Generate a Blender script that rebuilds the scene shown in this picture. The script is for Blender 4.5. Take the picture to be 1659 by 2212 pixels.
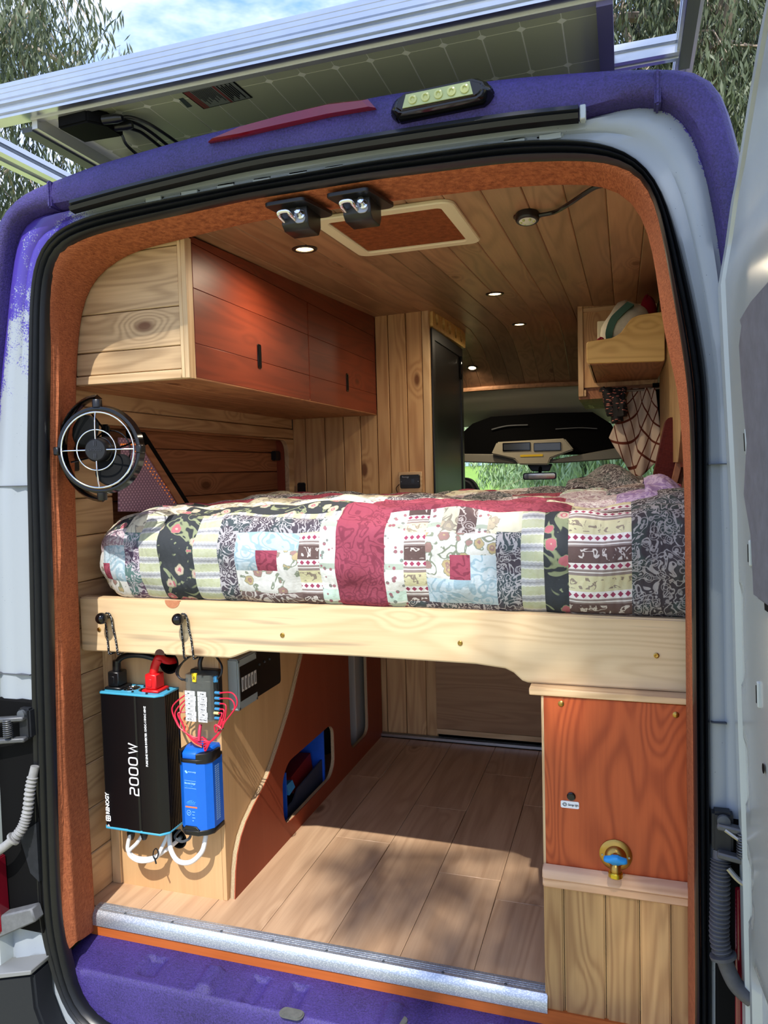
import bpy, bmesh, math, random
import numpy as np
from mathutils import Vector, Matrix
random.seed(7)
PI = math.pi
for o in list(bpy.data.objects): bpy.data.objects.remove(o)
COL = bpy.context.scene.collection
scene = bpy.context.scene

# ---------------------------------------------------------------- camera
F, W, H = 1608.0, 1659.0, 2212.0
eY = np.array([519.5, -101, F]); eY /= np.linalg.norm(eY)
eX = np.array([4971, -44, -F]); eX -= eY*(eX@eY); eX /= np.linalg.norm(eX)
eZ = np.cross(eX, eY)
if eZ[1] > 0: eZ = -eZ
CAM = np.array([.648, -1.56, 1.245])
def ray(px, py):
    d = np.array([px-W/2, py-H/2, F]); return np.array([d@eX, d@eY, d@eZ])
def at(px, py, **k):
    """point where the line of sight through a photo pixel meets the plane x=, y= or z="""
    r = ray(px, py); (a, v), = k.items(); i = 'xyz'.index(a)
    return Vector(CAM + r*((v-CAM[i])/r[i]))
cd = bpy.data.cameras.new('camera'); cam = bpy.data.objects.new('camera', cd); COL.objects.link(cam)
cd.sensor_fit = 'VERTICAL'; cd.sensor_height = 36; cd.lens = F/H*36; cd.clip_start = .02; cd.clip_end = 400
A = np.array([eX, eY, eZ])          # rows: world axes in (right, down, forward)
right, down, fwd = A[:, 0], A[:, 1], A[:, 2]
m = Matrix(((right[0], -down[0], -fwd[0], CAM[0]), (right[1], -down[1], -fwd[1], CAM[1]), (right[2], -down[2], -fwd[2], CAM[2]), (0, 0, 0, 1)))
cam.matrix_world = m
scene.camera = cam

# ---------------------------------------------------------------- light and exposure
vs = scene.view_settings
vs.view_transform = 'Standard'; vs.look = 'None'; vs.gamma = 1; vs.use_curve_mapping = False
vs.exposure = 0.10
SUN_DIR = Vector((-.14, 1, -1.288)).normalized()
sl = bpy.data.lights.new('sun', 'SUN'); sl.energy = 5.1; sl.angle = math.radians(.6); sl.color = (1, .955, .89)
so = bpy.data.objects.new('sun', sl); COL.objects.link(so); so.location = (0, -8, 11)
so.rotation_euler = SUN_DIR.to_track_quat('-Z', 'Y').to_euler()
wd = bpy.data.worlds.new('sky'); scene.world = wd; wd.use_nodes = True
nt = wd.node_tree; nt.nodes.clear()
def wn(t, **k):
    n = nt.nodes.new(t)
    for a, b in k.items(): setattr(n, a, b)
    return n
tc = wn('ShaderNodeTexCoord'); sep = wn('ShaderNodeSeparateXYZ'); nt.links.new(tc.outputs['Generated'], sep.inputs[0])
rp = wn('ShaderNodeValToRGB'); nt.links.new(sep.outputs['Z'], rp.inputs[0])
rp.color_ramp.elements[0].position = 0; rp.color_ramp.elements[0].color = (.40, .55, .88, 1)
rp.color_ramp.elements[1].position = .75; rp.color_ramp.elements[1].color = (.085, .24, .74, 1)
mp = wn('ShaderNodeMapping'); mp.inputs['Scale'].default_value = (1.6, 1.6, 4); nt.links.new(tc.outputs['Generated'], mp.inputs[0])
nz = wn('ShaderNodeTexNoise'); nz.inputs['Scale'].default_value = 2.2; nz.inputs['Detail'].default_value = 6; nz.inputs['Roughness'].default_value = .62
nt.links.new(mp.outputs[0], nz.inputs['Vector'])
cr = wn('ShaderNodeValToRGB'); nt.links.new(nz.outputs['Fac'], cr.inputs[0])
cr.color_ramp.elements[0].position = .40; cr.color_ramp.elements[0].color = (0, 0, 0, 1)
cr.color_ramp.elements[1].position = .66; cr.color_ramp.elements[1].color = (.85, .85, .85, 1)
mx = wn('ShaderNodeMix', data_type='RGBA'); nt.links.new(cr.outputs[0], mx.inputs[0]); nt.links.new(rp.outputs[0], mx.inputs[6]); mx.inputs[7].default_value = (.95, .97, 1, 1)
bg = wn('ShaderNodeBackground'); bg.inputs['Strength'].default_value = 1.85
nt.links.new(mx.outputs[2], bg.inputs[0]); wo = wn('ShaderNodeOutputWorld'); nt.links.new(bg.outputs[0], wo.inputs[0])

# ---------------------------------------------------------------- mesh helpers
def V(*a): return Vector(a)
class MB:
    def __init__(s): s.v = []; s.f = []; s.uv = None
    def add(s, vs, fs):
        b = len(s.v); s.v += [tuple(p) for p in vs]; s.f += [tuple(i+b for i in f) for f in fs]; return s
    def box(s, x0, x1, y0, y1, z0, z1):
        return s.add([(x0,y0,z0),(x1,y0,z0),(x1,y1,z0),(x0,y1,z0),(x0,y0,z1),(x1,y0,z1),(x1,y1,z1),(x0,y1,z1)],
            [(0,3,2,1),(4,5,6,7),(0,1,5,4),(1,2,6,5),(2,3,7,6),(3,0,4,7)])
    def hexa(s, a, b):      # two quads (4 points each) joined
        return s.add(list(a)+list(b), [(3,2,1,0),(4,5,6,7),(0,1,5,4),(1,2,6,5),(2,3,7,6),(3,0,4,7)])
    def beam(s, p, q, w, h, up=(0,0,1)):   # rectangular bar from p to q
        p, q = Vector(p), Vector(q); d = (q-p).normalized(); u = Vector(up); r = d.cross(u).normalized(); u = r.cross(d)
        r = r*w/2; u = u*h/2
        return s.hexa([p-r-u, p+r-u, p+r+u, p-r+u], [q-r-u, q+r-u, q+r+u, q-r+u])
    def prism(s, pts, pl, a0, a1):
        f = {'xz': lambda p, a: (p[0], a, p[1]), 'yz': lambda p, a: (a, p[0], p[1]), 'xy': lambda p, a: (p[0], p[1], a)}[pl]
        n = len(pts)
        return s.add([f(p, a0) for p in pts]+[f(p, a1) for p in pts],
            [tuple(range(n)), tuple(range(2*n-1, n-1, -1))]+[(i, i+n, (i+1) % n+n, (i+1) % n) for i in range(n)])
    def rings(s, R, closed=True, cap=False, loop=False):
        n = len(R[0]); fs = []; k = len(R)
        for j in range(k if loop else k-1):
            a = j*n; b = ((j+1) % k)*n
            for i in range(n if closed else n-1):
                fs.append((a+i, a+(i+1) % n, b+(i+1) % n, b+i))
        if cap: fs.append(tuple(range(n-1, -1, -1))); fs.append(tuple(range((k-1)*n, k*n)))
        return s.add([p for r in R for p in r], fs)
    def tube(s, path, r, n=8, cap=True, loop=False):
        P = [Vector(p) for p in path]; k = len(P); R = []
        rr = r if isinstance(r, (list, tuple)) else [r]*k
        t0 = (P[1]-P[0]).normalized(); nn = t0.orthogonal().normalized()
        for i in range(k):
            if loop: t = (P[(i+1) % k]-P[i-1]).normalized()
            else: t = (P[min(i+1, k-1)]-P[max(i-1, 0)]).normalized()
            nn = (nn-t*nn.dot(t)).normalized(); bb = t.cross(nn)
            R.append([P[i]+(nn*math.cos(2*PI*j/n)+bb*math.sin(2*PI*j/n))*rr[i] for j in range(n)])
        return s.rings(R, True, cap and not loop, loop)
    def lathe(s, prof, o, ax, n=24, cap=True):
        o = Vector(o); ax = Vector(ax).normalized(); u = ax.orthogonal().normalized(); w = ax.cross(u)
        R = [[o+ax*h+(u*math.cos(2*PI*j/n)+w*math.sin(2*PI*j/n))*max(r, 1e-5) for j in range(n)] for r, h in prof]
        return s.rings(R, True, cap)
    def sphere(s, c, r, n=12, m=8, sc=(1,1,1)):
        c = Vector(c)
        R = [[c+Vector((math.cos(2*PI*j/n)*math.sin(PI*(i+.02)/(m+.04)*1)*sc[0], math.sin(2*PI*j/n)*math.sin(PI*(i+.02)/(m+.04))*sc[1], math.cos(PI*(i+.02)/(m+.04))*sc[2]))*r for j in range(n)] for i in range(m+1)]
        return s.rings(R, True, True)
    def grid(s, fn, nu, nv):
        vs_ = [fn(i/nu, j/nv) for j in range(nv+1) for i in range(nu+1)]
        return s.add(vs_, [(j*(nu+1)+i, j*(nu+1)+i+1, (j+1)*(nu+1)+i+1, (j+1)*(nu+1)+i) for j in range(nv) for i in range(nu)])
    def plate(s, outer, holes, pl, a0, a1):
        bm = bmesh.new()
        f = {'xz': lambda p, a: (p[0], a, p[1]), 'yz': lambda p, a: (a, p[0], p[1]), 'xy': lambda p, a: (p[0], p[1], a)}[pl]
        for L in [outer]+list(holes):
            vv = [bm.verts.new(f(p, a0)) for p in L]
            for i in range(len(vv)): bm.edges.new((vv[i], vv[(i+1) % len(vv)]))
        bmesh.ops.triangle_fill(bm, use_beauty=True, edges=bm.edges[:])
        r = bmesh.ops.extrude_face_region(bm, geom=bm.faces[:])
        d = Vector(f((0, 0), a1-a0))
        bmesh.ops.translate(bm, vec=d, verts=[e for e in r['geom'] if isinstance(e, bmesh.types.BMVert)])
        bm.verts.index_update()
        s.add([v.co for v in bm.verts], [[v.index for v in fc.verts] for fc in bm.faces]); bm.free(); return s
    def build(s, name, mat, parent=None, smooth=40, bevel=0, seg=1, recalc=True, uv=None):
        me = bpy.data.meshes.new(name); me.from_pydata(s.v, [], s.f); me.update()
        if recalc or bevel:
            bm = bmesh.new(); bm.from_mesh(me)
            if recalc: bmesh.ops.recalc_face_normals(bm, faces=bm.faces)
            if bevel:
                es = [e for e in bm.edges if len(e.link_faces) == 2 and e.calc_face_angle(0) > .6]
                bmesh.ops.bevel(bm, geom=es, offset=bevel, segments=seg, affect='EDGES', clamp_overlap=True)
            bm.to_mesh(me); bm.free()
        if uv:
            l = me.uv_layers.new(name='UVMap')
            for i, lp in enumerate(me.loops): l.data[i].uv = uv[lp.vertex_index]
        if smooth:
            me.polygons.foreach_set('use_smooth', [True]*len(me.polygons)); me.set_sharp_from_angle(angle=math.radians(smooth))
        me.materials.append(mat)
        o = bpy.data.objects.new(name, me); COL.objects.link(o)
        if parent is not None:
            o.parent = parent
            if parent.type == 'EMPTY': o.matrix_parent_inverse = Matrix.Translation(-parent.location)
        return o
def tag(o, label=None, cat=None, group=None, kind=None):
    if label: o['label'] = label
    if cat: o['category'] = cat
    if group: o['group'] = group
    if kind: o['kind'] = kind
    return o
def thing(name, label, cat, loc, group=None):
    o = bpy.data.objects.new(name, None); COL.objects.link(o); o.location = loc; o.empty_display_size = .05
    return tag(o, label, cat, group)
def struct(name, label=None, loc=(0,0,0)):
    o = bpy.data.objects.new(name, None); COL.objects.link(o); o.location = loc; o.empty_display_size = .05
    return tag(o, label, None, None, 'structure')
def dup(o, delta, label=None):
    c = o.copy(); COL.objects.link(c); c.location = o.location+Vector(delta)
    if label: c['label'] = label
    for ch in o.children:
        d = ch.copy(); COL.objects.link(d); d.parent = c; d.matrix_parent_inverse = ch.matrix_parent_inverse.copy()
        for g in ch.children:
            e = g.copy(); COL.objects.link(e); e.parent = d
    return c
def rr(cx, cy, w, h, r, n=5):
    p = []
    for k, (sx, sy) in enumerate(((1,1),(-1,1),(-1,-1),(1,-1))):
        for i in range(n+1):
            a = PI/2*(k+i/n); p.append((cx+sx*(w/2-r)+r*math.cos(a), cy+sy*(h/2-r)+r*math.sin(a)))
    return p
def circ(cx, cy, r, n=20): return [(cx+r*math.cos(2*PI*i/n), cy+r*math.sin(2*PI*i/n)) for i in range(n)]
def rpoly(pts, r, n=4):
    """polygon with rounded corners"""
    out = []; k = len(pts)
    for i in range(k):
        p = Vector(pts[i]); a = Vector(pts[i-1]); b = Vector(pts[(i+1) % k])
        ra = min(r, (a-p).length*.45, (b-p).length*.45); u = p+(a-p).normalized()*ra; w = p+(b-p).normalized()*ra
        for j in range(n+1):
            t = j/n; q = u*(1-t)**2+p*2*t*(1-t)+w*t*t; out.append((q[0], q[1]))
    return out
def spline(pts, n=6):
    """Catmull-Rom through points"""
    P = [Vector(p) for p in pts]; out = []
    for i in range(len(P)-1):
        a, b, c, d = P[max(i-1, 0)], P[i], P[i+1], P[min(i+2, len(P)-1)]
        for j in range(n):
            t = j/n; out.append(.5*((2*b)+(c-a)*t+(2*a-5*b+4*c-d)*t*t+(3*b-a-3*c+d)*t**3))
    out.append(P[-1]); return out
def text(s, size, loc, xd, yd, mat, parent, name='lettering', bold=0, align='LEFT', sx=1.0, depth=.0004):
    cu = bpy.data.curves.new('t', 'FONT'); cu.body = s; cu.size = size; cu.offset = bold; cu.extrude = depth; cu.align_x = align; cu.align_y = 'CENTER'; cu.resolution_u = 3
    o = bpy.data.objects.new('t', cu); COL.objects.link(o)
    bpy.context.view_layer.update()
    me = bpy.data.meshes.new_from_object(o.evaluated_get(bpy.context.evaluated_depsgraph_get()))
    bpy.data.objects.remove(o); bpy.data.curves.remove(cu)
    xd = Vector(xd).normalized(); yd = Vector(yd).normalized(); zd = xd.cross(yd); loc = Vector(loc)
    for v in me.vertices: v.co = loc+xd*v.co.x*sx+yd*v.co.y+zd*(v.co.z+depth)
    me.name = name; me.materials.clear(); me.materials.append(mat)
    q = bpy.data.objects.new(name, me); COL.objects.link(q)
    if parent is not None:
        q.parent = parent
        if parent.type == 'EMPTY': q.matrix_parent_inverse = Matrix.Translation(-parent.location)
    return q

# ---------------------------------------------------------------- material helpers
def lin(c):
    return tuple(((x/255)/12.92 if x/255 <= .04045 else ((x/255+.055)/1.055)**2.4) for x in c[:3])+(1,)
class NB:
    def __init__(s, name, rough=.5, metal=0, spec=.5):
        s.m = bpy.data.materials.new(name); s.m.use_nodes = True; s.t = s.m.node_tree; s.b = s.t.nodes['Principled BSDF']
        s.b.inputs['Roughness'].default_value = rough; s.b.inputs['Metallic'].default_value = metal; s.b.inputs['Specular IOR Level'].default_value = spec
    def put(s, sock, v):
        if isinstance(v, bpy.types.NodeSocket): s.t.links.new(v, sock)
        elif v is not None: sock.default_value = v
    def n(s, t, i=None, **k):
        n = s.t.nodes.new(t)
        for a, b in k.items(): setattr(n, a, b)
        for a, b in (i or {}).items(): s.put(n.inputs[a], b)
        return n
    def math(s, op, a, b=None, c=None, clamp=False):
        n = s.n('ShaderNodeMath', operation=op, use_clamp=clamp); s.put(n.inputs[0], a)
        if b is not None: s.put(n.inputs[1], b)
        if c is not None: s.put(n.inputs[2], c)
        return n.outputs[0]
    def mix(s, f, a, b, mode='MIX'):
        n = s.n('ShaderNodeMix', data_type='RGBA', blend_type=mode); s.put(n.inputs[0], f); s.put(n.inputs[6], a); s.put(n.inputs[7], b); return n.outputs[2]
    def ramp(s, f, stops, interp='LINEAR'):
        n = s.n('ShaderNodeValToRGB'); s.put(n.inputs[0], f); e = n.color_ramp; e.interpolation = interp
        while len(e.elements) < len(stops): e.elements.new(.5)
        for el, (p, c) in zip(e.elements, stops): el.position = p; el.color = c
        return n.outputs[0]
    def mr(s, f, a, b, c=0., d=1., kind='LINEAR'):
        n = s.n('ShaderNodeMapRange', interpolation_type=kind); s.put(n.inputs[0], f)
        for k, v in enumerate((a, b, c, d)): n.inputs[k+1].default_value = v
        return n.outputs[0]
    def coord(s, which='Object', scale=(1,1,1), rand=False, loc=(0,0,0)):
        o = s.n('ShaderNodeTexCoord').outputs[which]
        if rand:
            r = s.n('ShaderNodeObjectInfo').outputs['Random']
            cb = s.n('ShaderNodeCombineXYZ', {0: s.math('MULTIPLY', r, 31.7), 1: s.math('MULTIPLY', r, 57.3), 2: s.math('MULTIPLY', r, 23.1)})
            o = s.n('ShaderNodeVectorMath', {0: o, 1: cb.outputs[0]}, operation='ADD').outputs[0]
        return s.n('ShaderNodeMapping', {0: o, 'Scale': scale, 'Location': loc}).outputs[0]
    def scale(s, v, k): return s.n('ShaderNodeMapping', {0: v, 'Scale': k}).outputs[0]
    def noise(s, v, sc, det=2, ro=.5, dist=0): return s.n('ShaderNodeTexNoise', {'Vector': v, 'Scale': sc, 'Detail': det, 'Roughness': ro, 'Distortion': dist}).outputs['Fac']
    def vor(s, v, sc, feat='F1', rnd=1, out='Distance'): return s.n('ShaderNodeTexVoronoi', {'Vector': v, 'Scale': sc, 'Randomness': rnd}, feature=feat).outputs[out]
    def color(s, c): s.put(s.b.inputs['Base Color'], c)
    def bump(s, h, strength=.3, dist=.002):
        n = s.n('ShaderNodeBump', {'Height': h, 'Strength': strength, 'Distance': dist}); s.t.links.new(n.outputs[0], s.b.inputs['Normal'])
MATS = {}
def plain(name, c, rough=.5, metal=0, spec=.5, var=0, vs_=60, bump=0, bs=300, coat=0, emit=None, es=1):
    if name in MATS: return MATS[name]
    b = NB(name, rough, metal, spec)
    if var:
        f = b.noise(b.coord(), vs_, 4, .6)
        b.color(b.mix(f, lin([x*(1-var) for x in c]), lin([min(255, x*(1+var)) for x in c])))
    else: b.color(lin(c))
    if bump: b.bump(b.noise(b.coord(), bs, 3, .6), bump, .001)
    if coat: b.b.inputs['Coat Weight'].default_value = coat; b.b.inputs['Coat Roughness'].default_value = .1
    if emit: b.b.inputs['Emission Color'].default_value = lin(emit); b.b.inputs['Emission Strength'].default_value = es
    MATS[name] = b.m; return b.m
def wood(name, cl, cdk, axis='x', rings=11, fine=.35, ringamt=.45, knots=True, rough=.5, vary=.10, streak=None, sc=1., spec=.3, kcol=(96, 52, 26), rot=0, sharp=1.5, hs=1., along=1.1, across=11, coat=0, dist=.35):
    if name in MATS: return MATS[name]
    b = NB(name, rough, 0, spec); k = 'xyz'.index(axis)
    def S(al, ac): v = [ac*sc]*3; v[k] = al*sc; return tuple(v)
    p = b.coord('Object', (1,1,1), True)
    n1 = b.noise(b.scale(p, S(along, across)), 1, 1.5, .45, dist)
    if knots:
        d = b.vor(b.scale(p, S(2.6, 5.5)), 1)
        n1 = b.math('ADD', n1, b.mr(d, .30, .0, 0, .34, 'SMOOTHSTEP'))
    ring = b.math('MULTIPLY_ADD', b.math('SINE', b.math('MULTIPLY', n1, rings*2*PI)), .5, .5)
    ring = b.math('POWER', ring, sharp)
    fn = b.noise(b.scale(p, S(6, 150)), 1, 2, .6)
    lo = b.noise(b.scale(p, S(1.3, 5)), 1, 2, .5)
    f = b.math('ADD', b.math('MULTIPLY', ring, ringamt), b.math('ADD', b.math('MULTIPLY', fn, fine), b.math('MULTIPLY', b.math('SUBTRACT', lo, .4), .6)), clamp=True)
    c = b.mix(f, lin(cl), lin(cdk))
    if streak:
        st = b.mr(b.noise(b.scale(p, S(1.6, 26)), 1, 2, .55, .3), .62, .72, 0, .75)
        c = b.mix(st, c, lin(streak))
    if knots:
        c = b.mix(b.mr(d, .115, .065, 0, .85), c, lin(kcol))
    r = b.n('ShaderNodeObjectInfo').outputs['Random']
    hv = b.n('ShaderNodeHueSaturation', {'Color': c, 'Value': b.mr(r, 0, 1, 1-vary, 1+vary), 'Saturation': hs})
    b.color(hv.outputs[0]); b.bump(b.math('ADD', ring, fn), .12, .0006)
    if coat: b.b.inputs['Coat Weight'].default_value = coat; b.b.inputs['Coat Roughness'].default_value = .25
    MATS[name] = b.m; return b.m
def weave(name, c1, c2, sc=1., rough=.9):
    b = NB(name, rough, 0, .15); p = b.coord()
    h = b.noise(b.scale(p, (60*sc, 60*sc, 700*sc)), 1, 2, .6); v = b.noise(b.scale(p, (700*sc, 700*sc, 60*sc)), 1, 2, .6)
    f = b.math('MULTIPLY_ADD', b.math('ADD', h, v), 1.6, -1.1, clamp=True)
    b.color(b.mix(f, lin(c1), lin(c2))); b.bump(b.math('ADD', h, v), .5, .001); MATS[name] = b.m; return b.m

PINE = (224, 194, 150), (184, 146, 104)
m_pine_x = wood('pine_x', *PINE, 'x'); m_pine_y = wood('pine_y', *PINE, 'y'); m_pine_z = wood('pine_z', *PINE, 'z', vary=.06)
m_board = wood('bed_board_pine', (226, 200, 158), (192, 160, 118), 'x', rings=11, ringamt=.35, streak=(126, 114, 98), knots=True, vary=0, spec=.4, rough=.4, coat=.2)
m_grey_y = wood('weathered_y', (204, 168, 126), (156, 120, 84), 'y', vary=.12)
m_dark_y = wood('dark_cedar_y', (178, 122, 84), (128, 80, 52), 'y', vary=.12)  # darker cedar for niche boards, cabinet bottoms and laths
m_weath_x = wood('weathered_x', (212, 180, 138), (146, 116, 82), 'x', rings=15, ringamt=.38, fine=.5, vary=.08)
m_ceil = wood('cedar_ceiling', (172, 130, 98), (118, 84, 60), 'y', rings=7, fine=.4, ringamt=.35, vary=.22, rough=.38, spec=.5)
m_ceilz = wood('cedar_upright', (212, 172, 122), (160, 112, 72), 'z', rings=8, ringamt=.35, vary=.12)
m_redd = wood('red_stained_doors', (128, 54, 33), (82, 30, 18), 'y', rings=7, fine=.3, ringamt=.3, vary=.06, rough=.42, kcol=(60, 20, 10), spec=.4)
m_redo = wood('red_stained_oak', (198, 94, 48), (148, 58, 26), 'z', rings=30, fine=.45, ringamt=.5, knots=False, vary=0, sharp=1.6, along=1.5, across=5.5, rough=.4, spec=.4, dist=.5)
m_redp = wood('red_stained_ply', (150, 70, 44), (124, 52, 30), 'z', rings=3, fine=.4, ringamt=.15, knots=False, vary=0, rough=.5)
m_ply = wood('birch_ply', (212, 172, 124), (186, 146, 100), 'z', rings=3, fine=.5, ringamt=.25, knots=False, vary=0)
m_plyx = wood('oak_veneer_x', (176, 140, 104), (146, 110, 78), 'x', rings=9, fine=.5, ringamt=.4, knots=False, vary=0)
m_floor = wood('laminate_floor', (204, 170, 136), (160, 126, 96), 'y', rings=5, fine=.5, ringamt=.35, vary=.09, rough=.42, spec=.4, kcol=(112, 80, 58))
m_cedarz = wood('cedar_splash', (212, 168, 112), (140, 92, 58), 'z', rings=9, ringamt=.4, vary=.24, rough=.3, coat=.4)
m_pinktrim = wood('pale_cedar_x', (226, 186, 150), (196, 150, 112), 'x', vary=0)
m_wallply = wood('wall_ply', (186, 150, 102), (138, 104, 66), 'z', rings=12, ringamt=.6, knots=False, vary=0, along=2, across=9)
m_shelf = wood('shelf_pine', (238, 204, 128), (206, 162, 92), 'x', rings=9, vary=0, kcol=(140, 62, 30))
m_plyedge = plain('ply_edge', (206, 180, 142), .7, var=.2, vs_=200)
m_fab = weave('orange_fabric', (196, 118, 78), (118, 62, 40))
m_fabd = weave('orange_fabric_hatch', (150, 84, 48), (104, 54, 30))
m_black = plain('black_plastic', (16, 16, 18), .35, bump=.1, bs=500)
m_blackg = plain('black_gloss', (10, 10, 12), .12)
m_rubber = plain('rubber_seal', (16, 18, 21), .36, spec=.45, var=.25, vs_=40)
m_blackm = plain('black_matt', (8, 8, 9), .8, spec=.12)
m_chrome = plain('chrome', (225, 228, 232), .12, 1)
m_steel = plain('steel', (150, 150, 150), .35, 1)
m_alu = plain('aluminium', (205, 208, 210), .3, 1, var=.05, vs_=20)
m_brass = plain('brass', (176, 140, 70), .32, 1)
m_white = plain('white_print', (235, 238, 240), .5)
m_whitecable = plain('white_cable', (228, 228, 226), .45)
m_red = plain('red_plastic', (205, 25, 30), .4)
m_redwire = plain('red_wire', (200, 28, 60), .4)
m_blue = plain('blue_enamel', (10, 98, 205), .42, var=.03)
m_grey = plain('grey_plastic', (150, 160, 162), .5)
m_greyd = plain('grey_dark', (70, 74, 78), .5)
def make_purple():
    b = NB('purple_textured_paint', .5, 0, .5); p = b.coord()
    n = b.noise(p, 230, 3, .8); l = b.noise(p, 5, 3, .6)
    b.color(b.mix(b.mr(b.math('MULTIPLY_ADD', n, .7, b.math('MULTIPLY', l, .3)), .32, .72), lin((18, 12, 52)), lin((74, 58, 140)))); b.bump(n, .9, .002); return b.m
m_purple = make_purple()
def make_flange():
    b = NB('white_paint_with_overspray', .25, 0, .5); p = b.coord(); uv = b.n('ShaderNodeTexCoord').outputs['UV']
    su = b.n('ShaderNodeSeparateXYZ', {0: uv}); so_ = b.n('ShaderNodeSeparateXYZ', {0: p})
    fine = b.noise(p, 260, 3, .75); mid = b.noise(p, 16, 3, .6)
    left = b.mr(so_.outputs[0], -.5, -.72, 0, 1)
    top = b.mr(so_.outputs[2], .85, 1.80, 0, 1)
    edge = b.mr(su.outputs[1], .35, 1.0, 0, 1)
    amt = b.math('MULTIPLY', b.math('MULTIPLY_ADD', b.math('MULTIPLY', left, top), .95, b.math('MULTIPLY', b.math('POWER', edge, 5), .8)), top)
    amt = b.math('ADD', b.math('MULTIPLY', amt, b.math('MULTIPLY_ADD', mid, 1.4, .05)), .02)
    msk = b.mr(b.math('SUBTRACT', b.math('ADD', amt, b.math('MULTIPLY', b.math('SUBTRACT', fine, .5), 1.1)), .5), -.03, .05, 0, 1)
    spots = b.mr(b.vor(p, 95), .07, .05, 0, 1)
    low = b.mr(b.noise(p, 9, 2, .6), .52, .6, 0, 1)
    c = b.mix(msk, lin((150, 158, 165)), lin((72, 58, 154)))
    c = b.mix(b.math('MULTIPLY', spots, low), c, lin((50, 52, 62)))
    b.color(c); return b.m
m_flange = make_flange()
m_vanwhite = plain('van_white', (172, 180, 178), .22, var=.03, vs_=8, coat=.5)
m_headliner = plain('headliner_grey', (206, 200, 182), .9, bump=.1, bs=400)
# ================================================================ SETTING: ground and van shell
GZ = -.74
def make_grass():
    b = NB('meadow', .95, 0, .1); p = b.coord()
    a = b.noise(p, .35, 4, .6); f = b.noise(p, 9, 4, .7)
    yy_ = b.n('ShaderNodeSeparateXYZ', {0: p}).outputs[1]; ahead = b.mr(yy_, 3, 9, 0, 1); c = b.mix(ahead, b.mix(a, lin((150, 144, 106)), lin((182, 174, 136))), b.mix(a, lin((120, 160, 60)), lin((172, 200, 96)))); b.color(b.mix(b.mr(f, .3, .8, 0, .4), c, lin((206, 208, 140)))); b.bump(f, .6, .05); return b.m  # unseen ground near the van is coloured pale to bounce light inside
def gh(x, y): return GZ+(max(0, y-9)*.07 if y < 40 else 31*.07)+.25*math.sin(x*.13+1)*max(0, min(1, (y-9)/10))
g = MB().grid(lambda u, v: (-60+120*u, -30+100*v, gh(-60+120*u, -30+100*v)), 40, 40)
tag(g.build('ground', make_grass(), recalc=False), 'meadow, green ahead and coloured pale around the van to bounce light in', None, None, 'structure')
def CEIL(x, y):
    K = [(.0, 1.890), (.16, 1.890), (.8, 1.915), (1.4, 1.944), (2.0, 1.974), (2.4, 1.985), (2.7, 1.955), (3.0, 1.86), (3.2, 1.765)]
    for (a, za), (b, zb) in zip(K, K[1:]):
        if y <= b: break
    t = (y-a)/(b-a); return za+(zb-za)*t-.035*x*x
# floor
fl = struct('floor', 'wood-look plank floor of the garage under the bed')
MB().box(-.9, .9, .17, 4.2, -.03, -.009).build('subfloor', m_blackm, fl)
xs = [-.885, -.695, -.5, -.309, -.11, .088, .281, .475, .67, .86]
cuts = [[.95], [.7, 1.5], [1.25], [.75, 1.62], [1.05], [.62, 1.4], [.52, 1.15], [.9], [1.3]]
for (a, b), cs in zip(zip(xs, xs[1:]), cuts):
    ys = [.181]+cs+[1.9]
    for y0, y1 in zip(ys, ys[1:]): MB().box(a+.0007, b-.0007, y0+.0007, y1-.0007, -.009, 0).build('plank', m_floor, fl, bevel=.0012)
# ceiling planks
ce = struct('ceiling', 'cedar tongue and groove plank ceiling with recessed lights')
MB().grid(lambda u, v: (-.86+1.7*u, .15+3.07*v, CEIL(-.86+1.7*u, .15+3.07*v)+.016), 8, 24).build('ceiling_backing', m_blackm, ce)
ys = list(np.linspace(.15, 2.4, 8))+list(np.linspace(2.5, 3.2, 9))
x = -.86; k = 0
while x < .82:
    w = .092; mb = MB(); R = []
    for y in ys:
        z0 = CEIL(x, y); z1 = CEIL(x+w, y)
        R.append([(x+.0005, y, z0+.014), (x+.0005, y, z0+.002), (x+.003, y, z0), (x+w-.003, y, z1), (x+w-.0005, y, z1+.002), (x+w-.0005, y, z1+.014)])
    mb.rings(R, True, True); mb.build('plank', m_ceil, ce, smooth=30); x += w
# arched trim that ends the ceiling above the cab
mb = MB()
mb.tube([(xx, 3.19, CEIL(xx, 3.19)-.012) for xx in np.linspace(-.85, .85, 15)], .016, 8)
tag(mb.build('trim_1', m_ceil), 'rounded cedar moulding at the front edge of the ceiling', None, None, 'structure')

# left wall: horizontal boards, with a recessed window niche above the bed
wl = struct('wall_left', 'horizontal pine boards on the left inner wall')
for z0, z1 in [(.0, .135), (.135, .27), (.27, .405), (.405, .54), (.54, .675), (.675, .81)]:
    MB().box(-.885, -.868, .12, 1.9, z0+.001, z1-.001).build('plank', m_grey_y, wl, bevel=.003)
for z0, z1 in [(.81, .945), (.945, 1.08), (1.08, 1.19), (1.19, 1.325), (1.325, 1.41)]:
    MB().box(-.885, -.868, .12, .385, z0+.001, z1-.001).build('plank', m_grey_y, wl, bevel=.003)
MB().box(-.885, -.862, .12, 1.72, 1.412, 1.458).build('plank', m_grey_y, wl, bevel=.003)
MB().box(-.885, -.866, .12, 1.72, 1.46, 1.60).build('plank', m_grey_y, wl, bevel=.003)
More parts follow.
